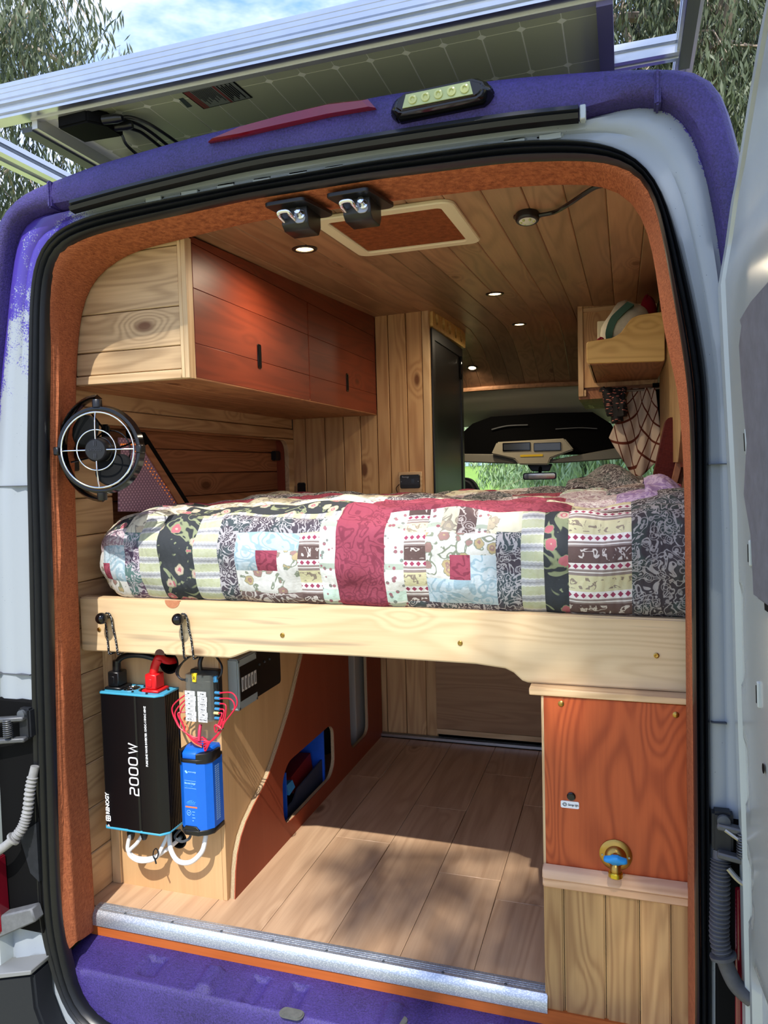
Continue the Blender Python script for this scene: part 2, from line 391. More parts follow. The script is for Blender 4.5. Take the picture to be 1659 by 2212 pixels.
# niche frame with rounded corner, and short blocks on its far side
MB().plate([(1.45, 1.41), (1.72, 1.41), (1.72, .9), (1.66, .9)]+[(1.66-.06*(1-math.cos(a)), 1.345+.06*math.sin(a)) for a in np.linspace(0, PI/2, 7)][0:7]+[(1.45, 1.405)], [], 'yz', -.885, -.862).build('niche_corner', m_pine_y, wl, bevel=.002)
for z0, z1 in [(.82, .90), (.90, .98), (.98, 1.06), (1.06, 1.14), (1.14, 1.22), (1.22, 1.30), (1.30, 1.37)]:
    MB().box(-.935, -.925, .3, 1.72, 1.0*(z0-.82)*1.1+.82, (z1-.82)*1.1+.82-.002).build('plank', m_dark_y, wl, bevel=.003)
MB().box(-.925, -.886, 1.66, 1.70, .82, 1.42).build('niche_side', m_redp, wl)
MB().box(-.93, -.886, .3, 1.72, 1.405, 1.42).build('niche_head', m_dark_y, wl)
# right wall
wr = struct('wall_right', 'plywood lining of the right inner wall')
MB().prism([(.12, 1.34), (.62, 1.34), (.75, 1.25), (1.9, 1.25), (1.9, 1.93), (.12, 1.86)], 'yz', .795, .81).build('wall_panel', m_wallply, wr)
MB().box(.86, .88, .12, 1.9, 0, 1.4).build('wall_panel_lower', m_redp, wr)
MB().box(.81, .90, .12, 2.2, 1.235, 1.25).build('niche_head', m_redp, wr)
MB().box(.86, .88, 1.9, 4.3, -.05, 1.02).build('cab_side', m_greyd, wr)
MB().box(.84, .88, 1.9, 4.3, 1.5, 2.0).build('cab_side_upper', m_headliner, wr)
MB().box(-.96, -.94, 1.9, 4.3, -.05, 1.02).build('cab_side', m_greyd, wl)
MB().box(-.96, -.90, 2.5, 4.3, 1.5, 2.0).build('cab_side_upper', m_headliner, wl)
# rear-facing partition at the far end of the garage
wb = struct('wall_back', 'far partition of the garage: three cedar boards and a sliding veneer panel')
for x0, x1 in [(-.47, -.43), (-.43, -.335), (-.335, -.238)]:
    MB().box(x0+.001, x1-.001, 1.735, 1.75, .0, .87).build('plank', m_ceilz, wb, bevel=.003)
MB().box(-.238, -.185, 1.735, 1.75, .0, .87).build('plank', m_ceilz, wb, bevel=.003)
MB().box(-.9, .9, 1.76, 1.775, -.01, .87).build('backing', m_blackm, wb)
MB().box(-.186, .86, 1.722, 1.733, .055, .87).build('sliding_panel', m_plyx, wb, bevel=.001)
MB().box(-.186, .86, 1.720, 1.734, .03, .054).build('bottom_edge', m_pine_x, wb)
tk = MB()
for y in (1.70, 1.712, 1.724): tk.box(-.455, .86, y, y+.004, 0, .016)
tk.box(-.455, .86, 1.70, 1.73, 0, .004); tk.build('track', m_alu, wb)

# ---- contours of the rear opening (x, z), traced on the y=0 / y=.16 planes
def cont(lst, y): return [(at(px, py, y=y).x, at(px, py, y=y).z) for px, py in lst]
SO = cont([(86,2000),(80,1800),(72,1500),(66,1200),(62,1000),(65,800),(68,650),(75,570),(101,516),(152,483),(189,469),(304,442),(540,396),(800,350),(1100,307),(1201,302),(1302,308),(1370,334),(1403,364),(1437,421),(1457,489),(1474,552),(1504,685),(1525,803),(1529,900),(1529,1100),(1531,1400),(1534,1700),(1538,2208)], 0)
SI = cont([(128,2000),(120,1800),(112,1500),(105,1200),(98,1000),(100,800),(100,650),(108,575),(122,543),(145,526),(202,503),(304,479),(540,427),(800,385),(1100,347),(1268,342),(1336,350),(1386,374),(1413,421),(1428,489),(1440,559),(1471,729),(1487,843),(1493,978),(1493,1099),(1496,1440),(1500,1859),(1503,2208)], 0)
SO += [(.80, -.17), (.72, -.235), (0, -.255), (-.68, -.245), (-.765, -.215), (-.808, -.15)]
SI += [(.765, -.14), (.70, -.195), (0, -.215), (-.655, -.205), (-.728, -.175), (-.768, -.12)]
FB = [(-.823,-.062),(-.823,.017),(-.831,.658),(-.818,1.279),(-.79,1.60),(-.767,1.722),(-.726,1.793),(-.604,1.847),(-.244,1.881),(.077,1.884),(.407,1.877),(.577,1.861),(.645,1.842),(.690,1.79),(.711,1.702),(.733,1.516),(.76,1.402),(.769,1.268),(.772,1.148),(.774,.4),(.774,-.062)]
WH = cont([(0,798),(8,730),(16,649),(24,567),(35,513),(43,480),(70,466),(108,457),(152,452),(300,420),(540,366),(800,322),(1100,280),(1250,262),(1330,232),(1403,219),(1454,229),(1487,263),(1514,320),(1535,404),(1558,540)], 0)
WH = [(-.97, -.26), (-.965, .6), (-.95, 1.2)]+WH+[(.845, 1.45), (.875, 1.1), (.89, .5), (.89, -.26)]
PU = cont([(0,526),(20,472),(44,439),(84,412),(125,397),(219,359),(432,297),(560,267),(840,208),(1100,174),(1302,158),(1410,157),(1504,160),(1538,168),(1558,202),(1582,286),(1605,384)], 0)
PU = [(-1.03, -.27), (-1.03, .6), (-1.01, 1.2), (-.965, 1.5), (-.925, 1.72)]+PU+[(.90, 1.55), (.955, 1.2), (.965, .6), (.965, -.27)]
CX, CZ = 0., .95
def radial(cn, angs, closed=True):
    a = np.array([math.atan2(z-CZ, x-CX) for x, z in cn]); r = np.array([math.hypot(x-CX, z-CZ) for x, z in cn])
    # angle measured clockwise from straight down so that the path never wraps
    t = (-a-PI/2) % (2*PI); o = np.argsort(t); t = t[o]; q = np.array(cn)[o]
    t = np.concatenate([[t[-1]-2*PI], t, [t[0]+2*PI]]); q = np.vstack([q[-1], q, q[0]])
    out = []
    for g in angs:
        i = min(max(np.searchsorted(t, g)-1, 0), len(t)-2)
        # intersect ray with segment
        d = np.array([math.cos(-g-PI/2), math.sin(-g-PI/2)]); p0 = q[i]-[CX, CZ]; e = q[i+1]-q[i]
        den = d[0]*e[1]-d[1]*e[0]; s_ = (p0[0]*e[1]-p0[1]*e[0])/den if abs(den) > 1e-9 else np.linalg.norm(p0)
        out.append((CX+d[0]*s_, CZ+d[1]*s_))
    return out
def smooth_cont(c, k=2):
    c = np.array(c)
    for _ in range(k): c = (np.roll(c, 1, 0)+2*c+np.roll(c, -1, 0))/4
    return [tuple(p) for p in c]
NA = 260; ANG = np.linspace(0, 2*PI, NA, endpoint=False)
rSO = smooth_cont(radial(SO, ANG), 4); rSI = smooth_cont(radial(SI, ANG), 4); rWH = smooth_cont(radial(WH, ANG), 3); rPU = smooth_cont(radial(PU, ANG), 2)
# rubber seal
prof = [(.16, .03), (0, .008), (.07, -.006), (.20, -.013), (.30, -.009), (.345, .003), (.39, -.007), (.52, -.016), (.64, -.012), (.69, .002), (.74, -.008), (.88, -.013), (1.0, -.006), (1.04, .02)]
R = [[(a[0]+(b[0]-a[0])*t, y, a[1]+(b[1]-a[1])*t) for t, y in prof] for a, b in zip(rSI, rSO)]
tag(MB().rings(R, False, False, True).build('trim_2', m_rubber, smooth=60, recalc=False), 'ribbed black rubber seal around the rear door opening', None, None, 'structure')
# fabric lining of the jamb
lo_, hi_ = .70, 2*PI-.70
FA = np.array([g for g in np.linspace(0, 2*PI, 400) if True])
def ang_of(p): return (-math.atan2(p[1]-CZ, p[0]-CX)-PI/2) % (2*PI)
aL = ang_of((-.823, -.06)); aR = ang_of((.774, -.06))
FA = np.linspace(aL, aR, 150); fb = radial(FB, FA); fi = radial(rSI, FA)
def sm_open(c, k=3):
    c = np.array(c, float)
    for _ in range(k): c[1:-1] = (c[:-2]+2*c[1:-1]+c[2:])/4
    return c
fb = sm_open(fb); fi = sm_open(fi)
R = []
for j, (a, b) in enumerate(zip(fi, fb)):
    n = np.array([CX, CZ])-b; n /= np.linalg.norm(n); row = []
    wob = .004*math.sin(j*.45)+.003*math.sin(j*.17+1)
    kz = max(0, min(1, (1.72-b[1])/.15)) if b[0] < 0 else 0     # sewn ridge runs down the left jamb only
    for t, y, o in [(0, .0, -.014), (.06, .014, -.002), (.20, .034, (.002+wob*.3)*kz), (.27, .040, (.013+wob)*kz), (.40, .055, (.014+wob)*kz), (.6, .09, .005*kz), (.85, .135, .002), (.97, .156, .002), (1, .164, -.002), (1, .166, -.03)]:
        q = a+(b-a)*t+n*o; row.append((q[0], y, q[1]))
    R.append(row)
tag(MB().rings(R, False).build('trim_3', m_fab, smooth=70, recalc=False), 'orange woven fabric lining the rear door jambs and header', None, None, 'structure')
# steel door surround: white flange, then outer skin painted purple on top
wrear = struct('wall_rear', 'painted steel surround of the rear door opening, white with purple edge')
R = []; UV = []
for i, (a, b) in enumerate(zip(rSO, rWH)):
    a = np.array(a); b = np.array(b); row = []
    for t, y in [(-.15, .012), (.0, .006), (.10, .0), (.35, .004), (.45, -.004), (.8, -.006), (.95, .004), (1.0, .004)]:
        q = a+(b-a)*t; row.append((q[0], y, q[1])); UV.append((i/NA, max(0, t)))
    R.append(row)
MB().rings(R, False, False, True).build('white_flange', m_flange, wrear, smooth=50, recalc=False, uv=UV)
def skin(sel, name, mat, step=.0):
    mb = MB(); R = []
    for i in sel:
        a = np.array(rWH[i % NA]); b = np.array(rPU[i % NA]); n = b-np.array([CX, CZ]); n /= np.linalg.norm(n)
        row = []
        for q, y in [(a-n*.004, .01), (a, -.020), (a+n*.006, -.034), (a+(b-a)*.35, -.040), (a+(b-a)*.72, -.036), (a+(b-a)*.9, -.026), (b, -.008), (b+n*.012, .03), (b+n*.022, .10), (b+n*.03, .5), (b+n*.04, 1.6), (b+n*.05, 3.4)]:
            row.append((q[0], y, q[1]))
        R.append(row)
    mb.rings(R, False); return mb.build(name, mat, wrear, smooth=50, recalc=False)
up = [i for i in range(NA) if rPU[i][1] > 1.28]; dn = [i for i in range(NA) if rPU[i][1] <= 1.28]
i0, i1 = up[0], up[-1]
skin(list(range(i0, i1+1)), 'purple_skin', m_purple)
skin(list(range(i1, NA+i0+1)), 'white_skin', m_vanwhite)
# panel seams across the pillars
for px0, px1, py in ((-20, 62, 1051), (1530, 1600, 1003), (-20, 66, 1452), (1536, 1570, 1560)):
    p, q = at(px0, py, y=-.004), at(px1, py-2, y=-.004); MB().box(p.x, q.x, -.0085, .004, p.z-.0009, p.z+.0009).build('panel_seam', plain('seam_dark', (70, 74, 80), .7), wrear)
# pressed ridge joints in the purple header
for px in (1420, 112):
    p = at(px, 190 if px > 800 else 420, y=-.03); MB().box(p.x-.006, p.x+.006, -.043, .0, p.z-.035, p.z+.03).build('header_joint', m_purple, wrear, bevel=.004, seg=2)
# pressed tabs in the white channel above the seal
for k, px in enumerate(range(330, 1240, 78)):
    t = (px-330)/910; p = at(px, 428-150*t+ (6 if t > .5 else 0), y=-.004)
    MB().box(p.x-.026, p.x+.026, -.0035, .006, p.z-.012, p.z+.008).build('pressed_tab', m_vanwhite, wrear, bevel=.005, seg=2)
# black rubber drip strip under the header
P = [at(x, y, y=-.03) for x, y in [(160, 448), (300, 410), (540, 353), (700, 325), (900, 293), (1100, 264), (1250, 248)]]
mb = MB(); pr = [(.006, -.0155), (-.012, -.013), (-.016, -.004), (-.008, -.001), (-.014, .004), (-.012, .012), (.006, .0155)]
S_ = spline(P, 8)
mb.rings([[(p.x, -.034+a, p.z+b) for a, b in pr] for p in S_], True, True)
mb.build('drip_strip', m_rubber, wrear, smooth=30)
e = S_[-1]; MB().box(e.x+.002, e.x+.014, -.042, -.02, e.z-.014, e.z+.014).build('strip_end_clip', m_vanwhite, wrear, bevel=.002)
# third brake light (red lens)
P = [at(x, y, y=-.03) for x, y in [(457, 313), (520, 283), (620, 254), (720, 230), (800, 222), (816, 240), (720, 256), (600, 283), (520, 302)]]
mb = MB(); c = sum(P, Vector())/len(P)
mb.rings([[Vector((p.x, .0, p.z)) for p in P], [Vector((p.x, -.046, p.z)) for p in P], [Vector((c.x+(p.x-c.x)*.93, -.052, c.z+(p.z-c.z)*.75)) for p in P]], True, True)
b = NB('red_lens', .15); b.color(lin((112, 14, 30))); b.b.inputs['Coat Weight'].default_value = .6
bl = thing('brake_light', 'long dark red brake light lens set in the purple header', 'brake light', (c.x, -.05, c.z))
mb.build('lens', b.m, bl, smooth=20); m_lens = b.m
# LED flood light
t = thing('flood_light', 'black flood light with five yellowish diodes on the purple header', 'flood light', tuple(at(950, 240, y=-.06)))
pc = at(948, 208, y=-.07); L = .108; Hh = .025
def lz(u): return pc.z+u*.006
mb = MB()
outer = [(-L,-.4),(-L*.93,.5),(-L*.72,1),(L*.72,1),(L*.93,.5),(L,-.1),(L*.9,-.75),(L*.8,-1),(-L*.85,-1)]
mb.rings([[Vector((pc.x+a, -.03, pc.z+b*Hh+a*.02)) for a, b in outer], [Vector((pc.x+a*.99, -.058, pc.z+b*Hh*.97+a*.02)) for a, b in outer], [Vector((pc.x+a*.85, -.075, pc.z+b*Hh*.72+a*.02)) for a, b in outer]], True, True)
mb.build('housing', m_blackg, t, bevel=.004, seg=2)
m_led = plain('led_diode_amber', (176, 182, 112), .2, coat=.6)
MB().hexa([Vector((pc.x+a, -.074, pc.z+b+a*.02)) for a, b in ((-.074,-.0125),(.070,-.0125),(.064,.0125),(-.066,.0125))], [Vector((pc.x+a, -.078, pc.z+b+a*.02)) for a, b in ((-.074,-.0125),(.070,-.0125),(.064,.0125),(-.066,.0125))]).build('lens', plain('led_tray', (160, 170, 112), .25, .3, coat=.5), t)
for k in range(5):
    q = Vector((pc.x-.052+k*.0265, -.0775, pc.z+(-.052+k*.0265)*.02)); MB().lathe([(.0095, 0), (.0088, .003), (.005, .004), (.003, .0015)], q, (0, -1, 0), 16).build('diode', m_led, t)

# threshold, riser and sill
t4 = struct('trim_4', 'hammered aluminium nosing along the rear edge of the floor')
pr = [(.196, .0005), (.196, .004), (.186, .0045), (.186, .003), (.183, .003), (.183, .0045), (.179, .0045), (.179, .003), (.176, .003), (.176, .0045), (.172, .0045), (.172, .003), (.169, .003), (.169, .0045), (.160, .0035), (.152, -.003), (.1475, -.013), (.1475, -.036), (.155, -.036), (.158, -.012), (.17, .0005)]
mb = MB(); mb.rings([[(-.828, y, z) for y, z in pr], [(.465, y, z) for y, z in pr]], True, True)
b = NB('hammered_aluminium', .42, .75, .5); vv = b.vor(b.coord('Object', (1, 1.6, 1.6)), 210); b.color(b.mix(b.mr(vv, .1, .6, 0, 1), lin((226, 230, 234)), lin((178, 186, 196)))); b.bump(vv, .18, .001)
mb.build('nosing', b.m, t4, smooth=30)
for k in range(8): MB().lathe([(.004, 0), (.0035, .0015), (0, .002)], (-.72+k*.155, .166, .004), (0, 0, 1), 10).build('screw', m_greyd, t4)
m_orangestrip = wood('orange_edge_strip', (196, 106, 48), (150, 72, 28), 'x', rings=3, fine=.6, ringamt=.15, knots=False, vary=0)
tag(MB().box(-.83, .80, .152, .17, -.066, -.03).build('trim_5', m_orangestrip), 'orange-brown wooden strip below the aluminium nosing', None, None, 'structure')
sl_ = struct('door_sill', 'purple textured steel sill step below the floor edge')
def sill_z(x, y):
    if y > .0: z = -.066-.012*(.12-y)/.12
    elif y > -.012: z = -.078-.02*((-y)/.012)**2
    else: z = -.098-(-y-.012)*9
    for cx_, w_, y0, y1, s in [(-.58, .022, .03, .085, -1), (-.40, .02, .015, .085, 1), (-.265, .018, .015, .09, -1), (-.155, .018, .02, .09, -1), (.10, .02, .01, .085, 1), (.36, .022, .02, .085, -1)]:
        dx = abs(x-cx_)/w_; 
        if dx < 1.6 and y0-.02 < y < y1+.0:
            e = min(1, max(0, (1.4-dx)/.6))*min(1, max(0, (y-y0+.015)/.015))*min(1, max(0, (y1+.015-y)/.02)); z += s*.014*e
    return z
mb = MB(); yy = list(np.linspace(.16, .038, 30))+[.035, .031, .027, .023, .019, .015, .011, .008]; xx = np.linspace(-.84, .80, 190)
def sx(x, y): return x
mb.add([(x_, y_, max(-.24, sill_z(x_, y_-.035))+ (.03*max(0, (abs(x_)-.72)/.1)**2 if y_ < .03 else 0)) for y_ in yy for x_ in xx], [(j*190+i, j*190+i+1, (j+1)*190+i+1, (j+1)*190+i) for j in range(len(yy)-1) for i in range(189)])
mb.build('sill_step', m_purple, sl_, smooth=60, recalc=False)
MB().lathe([(.007, 0), (.006, .001), (0, .001)], at(440, 2114, z=-.071)+V(0, 0, .001), (0, 0, 1), 16).build('hole', m_blackm, sl_)
for px, py, w_ in ((630, 2190, .032), (860, 2205, .026)):
    p = at(px, py, z=-.075); pts = rr(p.x, p.y, w_*2, .034, .0165, 5)
    MB().prism(pts, 'xy', p.z-.004, p.z+.004).build('rubber_plug', plain('plug_rubber', (86, 88, 84), .7, var=.25, vs_=80), sl_, bevel=.003, seg=2)
# ================================================================ ROOF RACK AND SOLAR PANEL
def extr(name, prof, p, q, up, mat, parent):
    """extruded aluminium bar: profile (across, up) swept from p to q"""
    p, q = Vector(p), Vector(q); d = (q-p).normalized(); u = Vector(up); r = d.cross(u).normalized(); u = r.cross(d)
    return MB().rings([[p+r*a+u*b for a, b in prof], [q+r*a+u*b for a, b in prof]], True, True).build(name, mat, parent, smooth=20)
def slot(h, w, n, dpt=.004):
    # rectangle of width w, height h with n grooves on the -across face
    pts = [(w/2, -h/2), (w/2, h/2), (-w/2, h/2)]; st = h/n
    for k in range(n):
        z = h/2-k*st; pts += [(-w/2, z-st*.30), (-w/2+dpt, z-st*.36), (-w/2+dpt, z-st*.64), (-w/2, z-st*.70)]
    pts += [(-w/2, -h/2)]; return pts
rk = thing('roof_rack', 'silver aluminium extrusion rack frame on the van roof', 'roof rack', (0, .3, 2.1))
h = .083
prof = [(.02, -h/2), (.02, h/2), (-.02, h/2), (-.02, .031), (-.0185, .030), (-.0185, .029), (-.02, .028), (-.02, .019), (-.0185, .018), (-.0185, .017), (-.02, .016), (-.02, .006), (-.016, .004), (-.016, .001), (-.02, -.001), (-.02, -.006), (-.010, -.009), (-.010, -.017), (-.02, -.020), (-.02, -.028), (-.013, -.031), (-.013, -.035), (-.02, -.037), (-.02, -h/2)]
extr('rear_rail', [(-a, b) for a, b in prof], (-1.03, -.01, 2.191), (.86, -.01, 2.191), (0, 0, 1), m_alu, rk)
s4 = [(-.02, -.02), (-.006, -.02), (-.004, -.012), (.004, -.012), (.006, -.02), (.02, -.02), (.02, -.006), (.012, -.004), (.012, .004), (.02, .006), (.02, .02), (-.02, .02), (-.02, .006), (-.012, .004), (-.012, -.004), (-.02, -.006)]
s8 = [(a*1.7, b) for a, b in s4]
extr('side_rail', s8, (-.965, .02, 2.145), (-.965, 2.4, 2.145), (0, 0, 1), m_alu, rk)
extr('side_rail', s4, (.785, .04, 2.17), (.785, 2.4, 2.17), (0, 0, 1), m_alu, rk)
extr('side_rail_cover', [(-.012, -.004), (.012, -.004), (.012, .0), (-.012, .0)], (.785, .04, 2.150), (.785, .33, 2.150), (0, 0, 1), m_greyd, rk)
extr('cross_rail', s4, (.63, .265, 2.165), (.77, .265, 2.165), (0, 0, 1), m_alu, rk)
for xx in (-.70, .765):
    MB().box(xx-.02, xx+.02, .30, .36, 2.03, 2.13).build('mount_foot', m_alu, rk, bevel=.003)
MB().box(-.80, -.66, .36, .40, 2.06, 2.12).build('wind_bracket', m_alu, rk, bevel=.002)
sp = thing('solar_panel', 'large solar panel seen from below with grid of dark cells', 'solar panel', (-.07, .45, 2.15))
b = NB('solar_backsheet', .5, 0, .4); b.color(lin((245, 246, 226)))
MB().box(-.745, .605, .012, 1.1, 2.156, 2.160).build('backsheet', b.m, sp)
m_cell = NB('solar_cell_back', .35, 0, .5); m_cell.color(lin((176, 180, 152))); m_cell = m_cell.m
ME = None
cw, ch = .0828, .176
for r in range(5):
    for c in range(16):
        cx_ = -.7085+c*cw+cw/2; y0 = .058-ch if r == 0 else .058+(r-1)*ch; y1 = y0+ch
        if r == 0: y0 = .02
        pts = [(-cw/2+.001, y0-y1+.001+ (.0)), (cw/2-.001, y0-y1+.001), (cw/2-.001, -.010), (cw/2-.010, -.001), (-cw/2+.010, -.001), (-cw/2+.001, -.010)] if r == 0 else \
              [(-cw/2+.0016, -ch+.010), (-cw/2+.010, -ch+.0016), (cw/2-.010, -ch+.0016), (cw/2-.0016, -ch+.010), (cw/2-.0016, -.010), (cw/2-.010, -.0016), (-cw/2+.010, -.0016), (-cw/2+.0016, -.010)]
        key = 0 if r == 0 else 1
        if ME is None: ME = {}
        if key not in ME:
            o = MB().prism(pts, 'xy', -.0003, 0).build('cell', m_cell, sp, smooth=0); ME[key] = o.data
        else:
            o = bpy.data.objects.new('cell', ME[key]); COL.objects.link(o); o.parent = sp; o.matrix_parent_inverse = Matrix.Translation(-sp.location)
        o.location = (cx_, y1, 2.1557)
m_frame = plain('panel_frame', (104, 100, 140), .45, .4)
m_framel = plain('panel_frame_silver', (200, 200, 196), .4, .7)
MB().box(-.758, -.742, .0, 1.1, 2.125, 2.165).build('frame_side', m_framel, sp); MB().box(-.79, -.758, .0, 1.1, 2.120, 2.132).build('frame_lip', m_greyd, sp)
MB().box(.603, .634, .0, 1.1, 2.135, 2.168).build('frame_side', m_frame, sp)
MB().box(-.758, .63, -.004, .012, 2.145, 2.165).build('frame_end', m_framel, sp)
# printed rating label
q = [at(x, y, z=2.1542) for x, y in [(391, 199), (502, 173), (546, 211), (440, 236)]]
lp = MB().hexa([p+V(0, 0, .0008) for p in q], q).build('rating_label', m_blackm, sp, smooth=0)
def lerp4(q, u, v): return (q[0]*(1-u)+q[1]*u)*(1-v)+(q[3]*(1-u)+q[2]*u)*v
dz = V(0, 0, -.0006)
m_lab = plain('label_grey', (120, 124, 120), .5); m_labr = plain('label_red', (120, 30, 40), .5)
def lq(name, u0, u1, v0, v1, mat, d=1):
    a = [lerp4(q, u, v)+dz*d for u, v in ((u0, v0), (u1, v0), (u1, v1), (u0, v1))]; MB().hexa([p+V(0, 0, .0004) for p in a], a).build(name, mat, lp, smooth=0)
lq('label_field', .03, .97, .04, .96, m_lab); lq('label_bar', .10, .14, .04, .96, m_labr, 2); lq('label_bar', .58, .62, .04, .96, m_labr, 2); lq('label_block', .03, .09, .04, .96, m_labr, 2)
for k in range(13): lq('print_line', .165+k*.031, .175+k*.031, .08, .5+.4*((k*7) % 5)/5, m_blackm, 2)
for k in range(7): lq('print_line', .65+k*.04, .67+k*.04, .08+.1*(k % 2), .9-.1*(k % 3), m_blackm, 2)
a = [at(x, y, z=2.1542) for x, y in [(386, 214), (395, 212), (415, 230), (405, 233)]]
MB().hexa([p+V(0, 0, .0008) for p in a], a).build('barcode_sticker', plain('sticker_dark', (40, 44, 60), .5), sp, smooth=0)
# junction box and leads
jb = MB(); jc = at(195, 275, z=2.13)
jb.prism([(jc.x-.062, jc.y-.045), (jc.x+.03, jc.y-.05), (jc.x+.062, jc.y-.01), (jc.x+.062, jc.y+.05), (jc.x-.055, jc.y+.045)], 'xy', 2.118, 2.154).build('junction_box', m_blackm, sp, bevel=.004, seg=2)
for k in range(2):
    s = jc+V(.055, -.02+.04*k, 0); jbm = MB().tube([s, s+V(.035, .005, 0), s+V(.05, .008, 0)], [.011, .011, .008], 10).build('gland', m_black, sp)
for pts in ([(238, 268), (262, 290), (278, 318), (300, 338)], [(238, 268), (290, 280), (318, 295), (345, 318)], [(235, 258), (280, 262), (325, 285), (355, 310)], [(250, 262), (272, 252), (310, 262), (350, 285), (385, 306)]):
    P = [at(x, y, z=2.13+.012*math.sin(k*1.3)) for k, (x, y) in enumerate(pts)]; P[-1] += V(.02, .05, -.02)
    MB().tube(spline(P, 6), .0042, 7).build('lead', m_black, sp)

# ================================================================ LEFT REAR CORNER (hinge, conduit, lamp, bumper)
MB().box(-1.02, -.842, -.012, .03, .03, .665).build('lamp_recess', m_blackm, wrear, bevel=.004)
MB().prism([(-.90, .30), (-.842, .34), (-.842, .18), (-.87, .20)], 'xz', -.02, -.01).build('recess_flap', plain('recess_plastic', (30, 32, 36), .7, spec=.2, var=.3), wrear)
MB().prism([(-1.02, .06), (-.85, .12), (-.838, .085), (-1.0, .0)], 'xz', -.045, -.01).build('lower_moulding', plain('worn_grey', (92, 94, 96), .6, var=.2), wrear, bevel=.004)
bp = thing('bumper', 'dark grey plastic bumper corner below the white pillar', 'bumper', (-.95, -.05, -.25))
MB().prism([(-1.05, -.10), (-.832, -.038), (-.826, -.13), (-.80, -.195), (-.74, -.262), (-.70, -.31), (-1.05, -.31)], 'xz', -.07, .0).build('bumper_corner', plain('bumper_plastic', (30, 33, 38), .6, spec=.25, bump=.2), bp, bevel=.008, seg=2)
MB().prism([(-1.05, -.10), (-.832, -.038), (-.832, -.026), (-1.05, -.085)], 'xz', -.075, -.0).build('bumper_lip', plain('worn_grey2', (120, 122, 122), .6), bp, bevel=.002)
def hinge(sgn, x0, zc, label):
    s = sgn
    t = MB().box(*sorted((x0-s*.008, x0+s*.03)), -.03, .0, zc-.03, zc+.05).build('door_hinge', plain('hinge_dark', (34, 36, 40), .5, .3, var=.3), wrear, bevel=.005, seg=2); t['label'] = label
    for dz_ in (.028, -.028):
        MB().beam((x0+s*.0, -.035, zc+dz_), (x0+s*.12, -.05, zc+dz_-.012), .022, .012).build('hinge_arm', plain('hinge_grey', (84, 86, 88), .5, .4, var=.2), t, bevel=.003)
    hx = [Vector((x0+s*.045+.011*math.cos(a), -.048+.011*math.sin(a), zc-.024+.048*a/(2*PI*9))) for a in np.linspace(0, 2*PI*9, 150)]
    MB().tube(hx, .0019, 6).build('spring', plain('spring_steel', (90, 92, 94), .4, .7), t)
    MB().lathe([(.012, 0), (.012, .008), (.006, .010)], (x0+s*.012, -.03, zc+.036), (0, -1, 0), 14).build('bolt', m_greyd, t)
    return t
hinge(-1, -.845, .60, 'grey steel door hinge with spring beside the sunlit pillar')
def conduit(pts, r, label, mat, ring_n):
    P = spline([Vector(p) for p in pts], 24); t = thing('wiring_conduit', label, 'conduit', tuple(P[len(P)//2]))
    n = len(P); k0 = int(n*.12); k1 = int(n*.66); seg = P[k0:k1]
    # arc-length resample corrugations
    path = []; rad = []; 
    for i in range(len(seg)-1):
        for j in range(4): path.append(seg[i].lerp(seg[i+1], j/4))
    for i in range(len(path)): rad.append(r*(1+.16*math.sin(i/len(path)*2*PI*ring_n)))
    MB().tube(path, rad, 14).build('corrugated_sleeve', mat, t, smooth=60)
    MB().tube(P[:k0+2], [r*.9]*(k0+2), 12).build('boot', mat, t)
    e = P[k1-2:]; MB().tube(e, [r*.92]*len(e), 12).build('boot', mat, t)
    d = (P[k1]-P[k1-1]).normalized(); MB().lathe([(r*1.0, -.004), (r*1.5, -.003), (r*1.5, .003), (r*1.0, .004)], P[k1], d, 16).build('collar', mat, t)
    return t
m_cond = plain('conduit_grey', (132, 132, 130), .6, var=.15)
conduit([at(76, 1655, y=-.02), at(66, 1700, y=-.03), at(58, 1760, y=-.035), at(40, 1800, y=-.05), at(-4, 1838, y=-.072), at(-45, 1852, y=-.080)], .0125, 'light grey corrugated wiring conduit below the sunlit hinge', m_cond, 17)
tl = thing('tail_light', 'red tail light at the edge of the black lamp recess', 'tail light', (-.95, -.03, .2))
P = [(at(x, y, y=-.03).x, at(x, y, y=-.03).z) for x, y in [(-32, 1850), (2, 1850), (8, 1930), (14, 2008), (-32, 2018)]]
MB().prism(P, 'xz', -.05, -.012).build('lens', m_lens, tl, bevel=.004, seg=2)
MB().prism([(a-.008, b) for a, b in P], 'xz', -.044, -.01).build('housing', m_black, tl)

# ================================================================ RIGHT REAR CORNER
MB().box(.812, 1.0, -.014, .03, -.26, .55).build('lamp_recess', m_blackm, wrear, bevel=.004)
MB().box(.812, .835, -.018, .02, -.14, -.04).build('lower_pillar', plain('pillar_grey', (150, 156, 156), .4), wrear)  # slightly greyer than the white skin
t = hinge(1, .812, .52, 'dark steel door hinge with spring beside the open right door')
MB().tube(spline([(.825, -.045, .545), (.85, -.05, .53), (.885, -.055, .51)], 5), .0045, 8).build('check_rod', m_steel, t)
MB().tube(spline([(.83, -.045, .47), (.85, -.05, .45), (.885, -.055, .435)], 5), .0055, 8).build('check_rod', m_steel, t)
conduit([at(1558, 1838, y=-.02), at(1556, 1880, y=-.03), at(1555, 1960, y=-.035), at(1556, 2040, y=-.04), at(1585, 2120, y=-.05), at(1625, 2160, y=-.06)], .0165, 'dark grey corrugated wiring conduit beside the open right door', plain('conduit_dark', (74, 74, 76), .6, var=.2), 22)
tl = thing('tail_light', 'red tail light strip glimpsed beside the open right door', 'tail light', (.862, -.02, .1))
MB().box(.846, .90, -.02, .0, -.26, .42).build('lens', m_lens, tl, bevel=.004)

